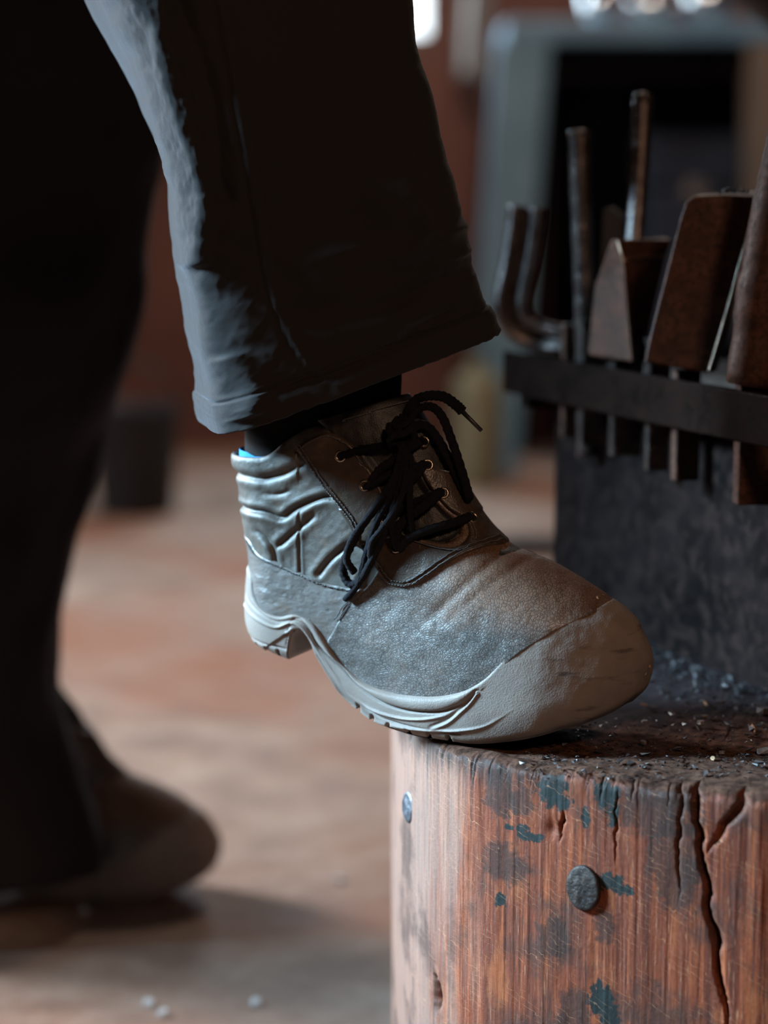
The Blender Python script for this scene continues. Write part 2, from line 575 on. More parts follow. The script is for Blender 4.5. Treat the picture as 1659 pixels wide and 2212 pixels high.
M['rail'] = m_steel('shade_blackened_bar', (.0030, .0017, .0014), (.0070, .0038, .0031), .65, (.012, .0055, .0035), .0, 30, .0008, .02)  # bar darkened in colour to hold the same shade as the stand
M['tool'] = m_steel('rusted_tool_steel', (.042, .018, .011), (.085, .035, .021), .55, (.024, .011, .008), .0, 45, .0008, .22)
M['toolgrey'] = m_steel('grey_tool_steel', (.065, .054, .051), (.16, .135, .125), .28, (.028, .017, .014), .8, 70, .0009)
M['bright'] = m_steel('worn_bright_steel', (.34, .22, .15), (.55, .38, .27), .35, (.16, .09, .06), .9, 150, .0006)
M['bolt'] = m_steel('pitted_bolt_head', (.018, .013, .011), (.050, .034, .027), .45, (.020, .015, .013), .5, 140, .0016)
M['bolt2'] = m_steel('grey_bolt_head', (.10, .11, .13), (.20, .22, .25), .35, (.045, .04, .04), .7, 120, .0012)
M['chip'] = m_plain('wood_chip', (.34, .20, .11), (.55, .36, .22), 200, .7)
M['flake'] = m_plain('scale_flake', (.12, .095, .085), (.28, .24, .22), 150, .4, .3)
M['crumb'] = m_plain('charcoal_crumbs', (.018, .015, .015), (.075, .055, .050), 90, .45)
M['bench'] = m_plain('painted_bench', (.10, .20, .30), (.16, .30, .42), 6, .4)
M['benchdark'] = m_plain('bench_dark_and_shade', (.003, .003, .004), (.007, .007, .010), 8, .8, 0, .0005, .4, .05)  # near-black for dark bench parts and for the shade beneath the top
M['post'] = m_plain('bench_leg_wood', (.13, .24, .32), (.19, .32, .41), 5, .55)
M['wall'] = m_plain('red_brown_wall', (.10, .036, .024), (.20, .080, .055), 2.2, .8, 0, .01, .4)
M['wall2'] = m_plain('grey_brown_wall', (.10, .07, .055), (.20, .14, .11), 2.0, .85, 0, .01, .4)
M['frame'] = m_plain('window_frame_wood', (.10, .055, .035), (.18, .10, .065), 12, .6)
M['pane'] = None
M['black'] = m_plain('black_iron', (.010, .010, .012), (.024, .023, .026), 30, .55, .3)
M['tan'] = m_plain('pale_board', (.15, .115, .09), (.22, .17, .135), 9, .6)
M['cloth'] = m_cloth('pale_rag', (.40, .36, .33), .9, 80)
M['olive'] = m_plain('olive_can', (.17, .16, .09), (.32, .28, .17), 7, .5)
M['blue'] = m_plain('dark_blue_box', (.014, .024, .045), (.025, .042, .072), 9, .4)
M['shiny'] = m_steel('bright_scrap', (.60, .66, .70), (.80, .84, .86), .18, None, 1., 12, .002)
M['scrap'] = m_plain('bright_floor_scrap', (.55, .62, .66), (.72, .78, .80), 60, .5)
_p = NT('daylit_pane')
M['pane'] = _p.done((.8, .9, 1), .3, None, 0., .5, None, None, ((.80, .93, 1.0), 2.6))

def adopt(o, parent):
    o.parent = parent
    o.matrix_parent_inverse = Matrix.Translation(-Vector(parent.location))
    return o

# ------------------------------------------------------------------ the room
fl = MB().add([(-4, -2.5, 0), (4.5, -2.5, 0), (4.5, 6.4, 0), (-4, 6.4, 0), (-4, -2.5, -.1), (4.5, -2.5, -.1), (4.5, 6.4, -.1), (-4, 6.4, -.1)],
              [(0, 1, 2, 3), (7, 6, 5, 4), (0, 4, 5, 1), (1, 5, 6, 2), (2, 6, 7, 3), (3, 7, 4, 0)]).build('floor', M['floor'])
tag(fl, 'packed earth workshop floor in tan and brown', None, None, 'structure')

def wall_with_hole(name, axis, pos, lo, hi, H, holes, mat, thick=.15):
    """wall along X (axis 'x', at y=pos) or along Y (axis 'y', at x=pos); holes (a0,a1,z0,z1)"""
    mb = MB()
    def bx(a0, a1, z0, z1):
        if a1 - a0 < 1e-4 or z1 - z0 < 1e-4: return
        c = ((a0 + a1) / 2, pos + thick / 2, (z0 + z1) / 2) if axis == 'x' else (pos - thick / 2, (a0 + a1) / 2, (z0 + z1) / 2)
        s = (a1 - a0, thick, z1 - z0) if axis == 'x' else (thick, a1 - a0, z1 - z0)
        mb.box(c, s)
    cur = lo
    for a0, a1, z0, z1 in holes:
        bx(cur, a0, 0, H); bx(a0, a1, 0, z0); bx(a0, a1, z1, H); cur = a1
    bx(cur, hi, 0, H)
    o = mb.build(name, mat)
    return tag(o, kind='structure')

tag(wall_with_hole('wall_back', 'x', 6.2, -4, 4.5, 3.2, [(-.45, .138, 1.14, 2.25)], M['wall']), 'red-brown back wall behind the bench')
tag(wall_with_hole('wall_left', 'y', -3.0, -2.5, 6.2, 3.2, [(1.05, 1.95, 1.52, 2.32), (2.80, 4.10, 1.05, 2.25)], M['wall2']), 'grey-brown wall with the side window')

def window(name, axis, pos, a0, a1, z0, z1, label):
    root = empty(name, ((a0 + a1) / 2, pos, z0) if axis == 'x' else (pos, (a0 + a1) / 2, z0))
    tag(root, label, None, None, 'structure')
    def bar(nm, A0, A1, Z0, Z1, d=.06, mat=M['frame']):
        c = ((A0 + A1) / 2, pos + .05, (Z0 + Z1) / 2) if axis == 'x' else (pos - .05, (A0 + A1) / 2, (Z0 + Z1) / 2)
        s = (A1 - A0, d, Z1 - Z0) if axis == 'x' else (d, A1 - A0, Z1 - Z0)
        return adopt(MB().box(c, s).build(nm, mat), root)
    w = .045
    bar('frame_rail', a0, a1, z0, z0 + w); bar('frame_rail', a0, a1, z1 - w, z1)
    bar('frame_stile', a0, a0 + w, z0 + w, z1 - w); bar('frame_stile', a1 - .012, a1, z0 + w, z1 - w)
    mz, ma = (z0 + z1) / 2, (a0 + a1) / 2
    bar('mullion', ma - .015, ma + .015, z0 + w, z1 - w); bar('mullion', a0 + w, ma - .015, mz - .015, mz + .015)
    for A0, A1 in ((a0 + w, ma - .015), (ma + .015, a1 - .012)):
        for Z0, Z1 in ((z0 + w, mz - .015), (mz + .015, z1 - w)):
            bar('pane', A0, A1, Z0, Z1, .006, M['pane'])
    return root
window('window_1', 'x', 6.2, -.45, .138, 1.14, 2.25, 'bright daylit window in the back wall')
window('window_3', 'y', -3.0, 1.05, 1.95, 1.52, 2.32, 'small high side window near the front')
window('window_2', 'y', -3.0, 2.80, 4.10, 1.05, 2.25, 'side window letting cool daylight in')

# ------------------------------------------------------------------ the timber stump
STUMP_H = .38
OUT = [(.008, 1.60), (.018, 1.49), (.055, 1.415), (.128, 1.362), (.194, 1.33), (.27, 1.31), (.36, 1.33), (.47, 1.40), (.58, 1.55), (.63, 1.75),
       (.58, 1.97), (.44, 2.09), (.22, 2.07), (.06, 1.96), (.012, 1.77)]
stump = empty('timber_stump', (.31, 1.7, 0))
tag(stump, 'worn red-brown timber stump with chipped paint under the raised boot', 'stump')
def make_stump():
    C = spline(OUT, 40, True)
    seg = np.linalg.norm(np.roll(C, -1, 0) - C, axis=1)
    cum = np.concatenate([[0], np.cumsum(seg)])
    n = 1500
    # dense where the camera looks
    t = np.linspace(0, 1, n, endpoint=False)
    Lv = cum[40 * 6] / cum[-1]
    arc = np.where(t < .62, t / .62 * Lv, Lv + (t - .62) / .38 * (1 - Lv)) * cum[-1]
    CC = np.concatenate([C, C[:1]])
    px = np.interp(arc, cum, CC[:, 0]); py = np.interp(arc, cum, CC[:, 1])
    tx = np.roll(px, -1) - np.roll(px, 1); ty = np.roll(py, -1) - np.roll(py, 1)
    ln = np.hypot(tx, ty); nx, ny = ty / ln, -tx / ln
    rows = np.concatenate([np.linspace(0, .17, 8), np.linspace(.175, .350, 110), np.linspace(.3512, STUMP_H, 30)])
    Z = rows[:, None] * np.ones((1, n)); A = arc[None, :] * np.ones((len(rows), 1))
    X0 = px[None, :] + 0 * Z; Y0 = py[None, :] + 0 * Z
    # relief: broad facets, fibre, splits
    off = .0025 * vnoise(A * 12, Z * 3, Z * 0 + 3.3, 5) + .0004 * vnoise(A * 130, Z * 9, Z * 0, 9) + .00025 * vnoise(A * 420, Z * 20, Z * 0, 12)
    wob = .0011 * vnoise(A * 0 + 2, Z * 130, Z * 0, 71) + .0006 * vnoise(A * 0 + 5, Z * 420, Z * 0, 72)
    def crack(pts, w, d):
        P = spline(pts, 8)
        dd = np.abs(sdist(X0 + wob, Z, P))
        hi, lo = max(p[1] for p in pts), min(p[1] for p in pts)
        tap = np.clip((Z - lo + .002) / (.35 * (hi - lo) + .004), 0, 1) * (1 if hi > .38 else np.clip((hi + .002 - Z) / (.3 * (hi - lo) + .004), 0, 1))
        ww = w * (.35 + .65 * tap) * (1 + .35 * vnoise(A * 0, Z * 90, A * 0 + 9, 73))
        return -d * tap * np.exp(-(dd / ww) ** 1.5) * (Y0 < 1.66)
    off = off + crack([(.2008, .385), (.1995, .366), (.2025, .350), (.2040, .333), (.2085, .315), (.2095, .297), (.2150, .278), (.2165, .256), (.223, .23), (.224, .20)], .0017, .010)
    off = off + crack([(.190, .385), (.191, .36), (.190, .335), (.192, .30)], .0010, .004)
    off = off + crack([(.1512, .372), (.1512, .345), (.152, .318)], .0006, .0035)
    off = off + crack([(.1185, .350), (.1179, .3377), (.1172, .329)], .0013, .005)
    off = off + crack([(.0378, .2100), (.0384, .1938), (.0400, .180)], .0016, .008)
    off = off + crack([(.231, .385), (.226, .367), (.217, .352), (.2085, .335)], .0024, .007)
    rimn = 0
    for k in range(30):       # short splits running down from the worn rim, tapering out
        x = RNG.uniform(.015, .20); l = RNG.uniform(.008, .030); w_ = RNG.uniform(.0003, .0009); sl = RNG.uniform(-.08, .08)
        d_ = X0 - (x + (STUMP_H - Z) * sl + .0006 * vnoise(Z * 220, Z * 0 + k, Z * 0, 50))
        fade = np.clip((Z - (STUMP_H + .002 - l)) / l, 0, 1)
        rimn = np.maximum(rimn, np.exp(-(d_ / (w_ * (.4 + fade))) ** 2) * fade * RNG.uniform(.0012, .0035) * (Y0 < 1.66))
    off = off - rimn
    off = off + .0016 * np.minimum(vnoise(A * 240, Z * 25, Z * 0, 61), 0) * sm(Z, .362, .378)
    # hollow gouged knot by the bright bolt
    off = off - .0025 * np.exp(-((X0 - .112) / .004) ** 2 - ((Z - .3365) / .006) ** 2) * (Y0 < 1.6)
    # worn, rounded, ragged rim
    er = .012 + .010 * np.clip(vnoise(A * 9, A * 0, A * 0, 21), -1, 1) + .006 * sm(X0, .09, .16)
    er = np.clip(er, .004, .03)
    top = np.clip((Z - (STUMP_H - er)) / er, 0, 1)
    off = off - er * (1 - np.sqrt(np.clip(1 - top ** 2, 0, 1))) * .9
    zz = Z - top * .002 * (1 + vnoise(A * 60, A * 0, A * 0, 31))
    X = X0 + nx[None, :] * off; Y = Y0 + ny[None, :] * off
    V = [np.stack([X, Y, zz], -1).reshape(-1, 3)]
    nr = len(rows)
    idx = np.arange(nr * n).reshape(nr, n)
    F = [np.stack([idx[:-1], np.roll(idx, -1, 1)[:-1], np.roll(idx, -1, 1)[1:], idx[1:]], -1).reshape(-1, 4)]
    # top: concentric rings towards the middle
    cx, cy = .31, 1.70
    base = (nr - 1) * n
    last = idx[-1]
    nv = nr * n
    for r in np.concatenate([np.linspace(.99, .70, 44), np.linspace(.66, .0, 14)]):
        x = cx + (X[-1] - cx) * r; y = cy + (Y[-1] - cy) * r
        z = zz[-1] * 0 + STUMP_H - .002 + .0022 * fbm(x * 45, y * 45, x * 0, 4, 3) - .0012
        z = z * sm(1 - r, 0, .03) + zz[-1] * (1 - sm(1 - r, 0, .03))
        V.append(np.stack([x, y, z], -1))
        cur = np.arange(nv, nv + n); nv += n
        F.append(np.stack([last, np.roll(last, -1), np.roll(cur, -1), cur], -1))
        last = cur
    o = mesh_obj('trunk', np.concatenate(V), np.concatenate(F), M['wood'])
    adopt(o, stump)
make_stump()

def bolt_head(c, normal, r, h, mat, label, seed):
    q = Vector(normal).to_track_quat('Z', 'Y').to_matrix()
    n, rings = 56, 12
    vs, fs = [], []
    prof = [(1.0, -.35), (1.0, .35), (.97, .62), (.90, .80)] + [(.9 * (1 - k / 7), .8 + .2 * math.sin(k / 7 * math.pi / 2)) for k in range(1, 7)]
    for j, (rr, hh) in enumerate(prof):
        for k in range(n):
            a = 2 * math.pi * k / n
            w = 1 + .012 * math.sin(2 * a + seed) + .006 * math.sin(5 * a + 2 * seed)
            bump = 0 if j < 3 else h * .10 * float(vnoise(np.array(rr * math.cos(a) * 4 + seed), np.array(rr * math.sin(a) * 4), np.array(0.), seed))
            p = q @ Vector((rr * r * w * .80 * math.cos(a), rr * r * w * math.sin(a), hh * h + bump))
            vs.append(Vector(c) + p)
    for j in range(len(prof) - 1):
        for k in range(n):
            fs.append((j * n + k, j * n + (k + 1) % n, (j + 1) * n + (k + 1) % n, (j + 1) * n + k))
    fs.append(tuple((len(prof) - 1) * n + k for k in range(n)))
    o = MB().add(vs, fs).build('bolt', mat, None, True)
    adopt(o, stump)
    o['label'] = label
bolt_head((.1322, 1.3585, .3001), (-.54, -.84, .03), .0155, .0030, M['bolt'], 'round pitted dark bolt head', 3)
bolt_head((.0195, 1.4900, .3162), (-.90, -.43, .02), .0115, .0040, M['bolt2'], 'grey bolt head near the left flank', 5)

# ------------------------------------------------------------------ work boots
TH = math.radians(25)
BOOT_O = np.array([-.108, 1.55, STUMP_H + .0005])
BU = np.array([math.cos(TH), -math.sin(TH), 0]); BV = np.array([math.sin(TH), math.cos(TH), 0])
def bw(u, v, z):
    """boot-local to world"""
    return BOOT_O + BU * u + BV * v + np.array([0, 0, z])
#        back u, z  front u, z  flat scale round ankle
RINGS = [(.028, .049, .299, .030, 0.0, .84, .075, 0), (.018, .056, .310, .043, 0.0, .93, .075, 0), (.0140, .072, .3125, .057, .08, .97, .075, 0),
         (.0150, .090, .3055, .0753, .25, .97, .078, .05), (.0160, .104, .297, .087, .45, .95, .085, .12), (.0150, .116, .2850, .0955, .6, .92, .092, .2),
         (.0135, .125, .2555, .1120, .8, .90, .10, .35), (.0120, .134, .233, .1225, .9, .88, .105, .5), (.0105, .143, .2123, .1318, 1, .86, .11, .7),
         (.0085, .158, .196, .1455, 1, .85, .105, .85), (.0070, .170, .1825, .1625, 1, .85, .10, .95), (.0060, .181, .170, .184, 1, .85, .09, 1),
         (.0056, .186, .160, .2008, 1, .85, .082, 1), (.0056, .189, .148, .218, 1, .85, .075, 1), (.0056, .191, .1353, .234, 1, .85, .07, 1)]
def zsole(u, heel):
    f = heel / .052
    return pch(u, [0, .02, .06, .10, .14, .17, .20, .233, .265, .29, .317], [.051 * f, .048 * f, .0425 * f, .023 * f, .003 * f, 0, 0, .005, .014, .0225, .040])
def boot_base(NL, NP, heel):
    R = np.array(RINGS)
    nlo = int(NL * .56)
    j = np.concatenate([np.linspace(0, 4, nlo, endpoint=False), np.linspace(4, len(R) - 1, NL - nlo)])
    ub, zb, uf, zf, k, sc, rf, b = [pch(j, range(len(R)), R[:, c])[:, None] for c in range(8)]
    th = np.linspace(0, 2 * np.pi, NP, endpoint=False)[None, :]
    xi = (1 - np.cos(th)) / 2
    side = np.where(th < np.pi, -1., 1.)
    u = ub + (uf - ub) * xi
    kn = [0, .03, .06, .10, .14, .18, .215, .25, .28, .32]
    lat = pch(u, kn, [.030, .0335, .035, .036, .0425, .0485, .0510, .0495, .0455, .040])
    med = pch(u, kn, [.030, .0335, .034, .034, .038, .044, .0480, .0490, .0475, .044])
    w = np.where(side < 0, lat, med) * sc * (1 - b) + .0365 * b
    E = lambda x, p: (1 - (1 - np.clip(x, 0, 1)) ** p) ** (1 / p)
    v = side * w * E((u - ub) / .034, 2.1) * E((uf - u) / rf, 2.15)
    lin = (zb + heel - .052) * (1 - xi) + zf * xi
    z = lin + (1 - k) * (zsole(u, heel) - (zsole(ub, heel) * (1 - xi) + zsole(uf, heel) * xi))
    v = v + .010 * np.clip((u - .20) / .11, 0, 1) ** 1.5
    return np.stack([u, v, z], -1)

L_SOLETOP = [(-.02, .112), (.012, .108), (.0266, .1023), (.032, .0866), (.0408, .0782), (.053, .0753), (.0663, .078), (.081, .0729), (.0901, .0624), (.1035, .0467), (.1231, .0352), (.1465, .0311),
             (.1691, .0316), (.1873, .0342), (.2045, .0401), (.2182, .0502), (.2292, .0629), (.2394, .0724), (.2537, .0822), (.2686, .0906), (.2816, .0958), (.288, .0985), (.298, .110), (.31, .14)]
L_G = [(.02, .086), (.034, .0785), (.051, .0715), (.066, .0735), (.0765, .0690), (.085, .0576), (.096, .0491), (.1073, .0415), (.1182, .0328), (.1364, .0238), (.154, .0206), (.1716, .0208), (.1881, .0234), (.2011, .0294), (.2119, .0377)]
L_2 = [(.02, .078), (.034, .0715), (.051, .0670), (.0633, .0715), (.072, .0690), (.0814, .0590), (.0916, .0455), (.1064, .0285), (.1245, .0180), (.1463, .0140), (.1677, .0148), (.1882, .0200), (.1983, .0261)]
L_3 = [(.0603, .0640), (.0657, .0668), (.0738, .0625), (.0827, .0505), (.0944, .034), (.1093, .02), (.1307, .0102), (.153, .0078), (.1803, .0085), (.2014, .0116), (.2171, .0159), (.2277, .022), (.2414, .0318)]
L_4 = [(.1792, .0093), (.1923, .0161), (.2014, .0239), (.208, .0306), (.2135, .0385)]
L_SADTOP = [(-.01, .134), (.012, .131), (.0241, .1276), (.0344, .1191), (.0507, .1138), (.0699, .1081), (.0877, .1031), (.1066, .1008), (.1161, .1009), (.13, .102)]
L_VAMPBACK = [(.060, .02), (.080, .045), (.0927, .0635), (.1053, .0836), (.1166, .096), (.1252, .1051), (.1325, .116), (.150, .150), (.20, .23)]
L_OVER = [(.34, .150), (.24, .1370), (.2125, .1316), (.2047, .1311), (.1928, .1265), (.179, .1175), (.1643, .1073), (.1518, .1037), (.1408, .1058), (.1309, .1158), (.1215, .1261), (.112, .140), (.095, .165)]
L_EYEBACK = [(.0699, .1974), (.0772, .1874), (.0894, .1717), (.1021, .1576), (.1128, .1436), (.1143, .1305), (.125, .110)]
P_EYE = [(.0699, .1974), (.0826, .2058), (.0946, .2093), (.1068, .2048), (.1152, .1974), (.124, .1861), (.150, .190), (.185, .175), (.215, .160), (.19, .152), (.150, .1395), (.1250, .1320),
         (.1143, .1305), (.1128, .1436), (.1021, .1576), (.0894, .1717), (.0772, .1874)]
P_THROAT = [(.062, .26), (.0597, .1974), (.0588, .1861), (.0585, .1705), (.062, .158), (.066, .146), (.0655, .1390), (.058, .1345), (.047, .1325), (.034, .1350), (.022, .1410), (.0165, .1489),
            (.0226, .1568), (.027, .177), (.0245, .1944), (.0192, .2083), (.012, .26)]
L_COLLAR = [(-.02, .188), (.0056, .1885), (.0307, .1885), (.0463, .1910), (.061, .2025), (.0754, .2110), (.0859, .2135), (.0948, .2110), (.1068, .2050), (.1152, .1974), (.124, .1861), (.16, .16)]
ARCH_U = [.0565, .0580, .0595, .0620, .066, .070, .076, .0843, .0988, .1163, .128, .139]

class Boot:
    def __init__(self, root, NL, NP, heel, mirror):
        self.root, self.mir, self.heel = root, mirror, heel
        G = boot_base(NL, NP, heel)
        self.NL, self.NP = NL, NP
        dphi = np.roll(G, -1, 1) - np.roll(G, 1, 1)
        dl = np.concatenate([G[1:2] - G[:1], G[2:] - G[:-2], G[-1:] - G[-2:-1]])
        N = np.cross(dphi, dl)
        N /= np.linalg.norm(N, axis=2, keepdims=True) + 1e-12
        fr = NP // 2
        d = np.linalg.norm(np.diff(G, axis=1), axis=2)
        A = np.zeros((NL, NP))
        A[:, :fr] = np.cumsum(d[:, :fr][:, ::-1], 1)[:, ::-1]
        A[:, fr + 1:] = -np.cumsum(d[:, fr:NP - 1], 1)
        self.P, self.N, self.A = G.reshape(-1, 3), N.reshape(-1, 3), A.reshape(-1)
        self.u, self.v, self.z = self.P.T
        # heel lift is taken out before looking anything up in the pattern
        self.zp = self.z - (heel - .052) * (1 - sm(self.u, .03, .16))
        idx = np.arange(NL * NP).reshape(NL, NP)
        a, b = idx[:-1], np.roll(idx, -1, 1)[:-1]
        c, e = np.roll(idx, -1, 1)[1:], idx[1:]
        self.T = np.concatenate([np.stack([a, b, c], -1).reshape(-1, 3), np.stack([a, c, e], -1).reshape(-1, 3)])
        self.lat = self.A > 0
    def fix(self, V):
        V = np.array(V, float)
        if self.mir: V[:, 1] *= -1
        return V
    def panel(self, name, s, th, r, mat, parent=None, extra=0.0, lift=0.0, solid=0.0):
        T = self.T
        ins = (s[T] > 0)
        cnt = ins.sum(1)
        full = T[cnt == 3]
        i0 = np.arange(len(s)); i1 = i0.copy(); w = np.zeros(len(s))
        tris = [full]
        def rot(sub, key):
            k = np.argmax(key, axis=1)
            r_ = np.arange(len(sub))
            return np.stack([sub[r_, k], sub[r_, (k + 1) % 3], sub[r_, (k + 2) % 3]], -1)
        one = rot(T[cnt == 1], ins[cnt == 1])
        two = rot(T[cnt == 2], ~ins[cnt == 2])
        E_ = np.concatenate([one[:, [0, 1]], one[:, [0, 2]], two[:, [0, 1]], two[:, [0, 2]]])
        if len(E_):
            Es = np.sort(E_, 1)
            un, inv = np.unique(Es[:, 0].astype(np.int64) * len(s) + Es[:, 1], return_inverse=True)
            ea, eb = un // len(s), un % len(s)
            t = s[ea] / (s[ea] - s[eb] + 1e-18)
            base = len(s)
            i0 = np.concatenate([i0, ea]); i1 = np.concatenate([i1, eb]); w = np.concatenate([w, np.clip(t, 0, 1)])
            ids = inv.ravel() + base
            n1, n2 = len(one), len(two)
            e1, e2, e3, e4 = ids[:n1], ids[n1:2 * n1], ids[2 * n1:2 * n1 + n2], ids[2 * n1 + n2:]
            tris += [np.stack([one[:, 0], e1, e2], -1), np.stack([e3, two[:, 1], two[:, 2]], -1), np.stack([e3, two[:, 2], e4], -1)]
        tri = np.concatenate(tris)
        used, inv = np.unique(tri, return_inverse=True)
        tri = inv.reshape(-1, 3)
        i0, i1, w = i0[used], i1[used], w[used]
        mixf = lambda q: q[i0] * (1 - w) + q[i1] * w if q.ndim == 1 else q[i0] * (1 - w)[:, None] + q[i1] * w[:, None]
        ss = np.maximum(mixf(s), 0)
        e = np.clip(ss / r, 0, 1)
        off = -.0004 + (th + .0004) * np.sqrt(1 - (1 - e) ** 2) + lift
        if not np.isscalar(extra): off = off + mixf(extra)
        V = mixf(self.P) + mixf(self.N) * off[:, None]
        V = self.fix(V)
        if self.mir: tri = tri[:, ::-1]
        o = mesh_obj(name, V, np.ascontiguousarray(tri), mat, parent or self.root)
        if solid:
            m = o.modifiers.new('thickness', 'SOLIDIFY')
            m.thickness = solid; m.offset = -1
        return o
    def near_uz(self, u, z):
        m = np.flatnonzero(self.lat)
        i = m[np.argmin((self.u[m] - u) ** 2 + (self.zp[m] - z) ** 2)]
        return i
    def near_az(self, a, z):
        i = np.argmin((self.A - a) ** 2 + (self.zp - z) ** 2)
        return i
    def on_uz(self, pts, off):
        out, nr = [], []
        for u, z in pts:
            i = self.near_uz(u, z); out.append(self.P[i] + self.N[i] * off); nr.append(self.N[i])
        return np.array(out), np.array(nr)
    def on_az(self, a, z, off):
        i = self.near_az(a, z)
        return self.P[i] + self.N[i] * off, self.N[i]

def resample(P, step):
    P = np.asarray(P)
    seg = np.linalg.norm(np.diff(P, axis=0), axis=1)
    cum = np.concatenate([[0], np.cumsum(seg)])
    n = max(2, int(cum[-1] / step))
    t = np.linspace(0, cum[-1], n)
    return np.stack([np.interp(t, cum, P[:, k]) for k in range(P.shape[1])], -1)

def stitch_mesh(name, P, Nn, mat, parent, length=.0027, pitch=.0038, r=.00042):
    """row of raised thread dashes along 3-D points P with normals Nn"""
    Q = resample(np.concatenate([P, Nn], 1), pitch / 6)
    mb = MB()
    k = 0
    # arc positions
    step = 6
    for i in range(0, len(Q) - step, step):
        seg = Q[i:i + 5]
        pts = []
        for j, q in enumerate(seg):
            nrm = q[3:] / (np.linalg.norm(q[3:]) + 1e-9)
            pts.append(q[:3] + nrm * (r * (.9 if j in (0, 4) else 1.35) - (r * .9 if j in (0, 4) else 0)))
        mb.tube(pts, r, 5)
    o = mb.build(name, mat, parent, True)
    o['kind'] = 'stuff'
    return o

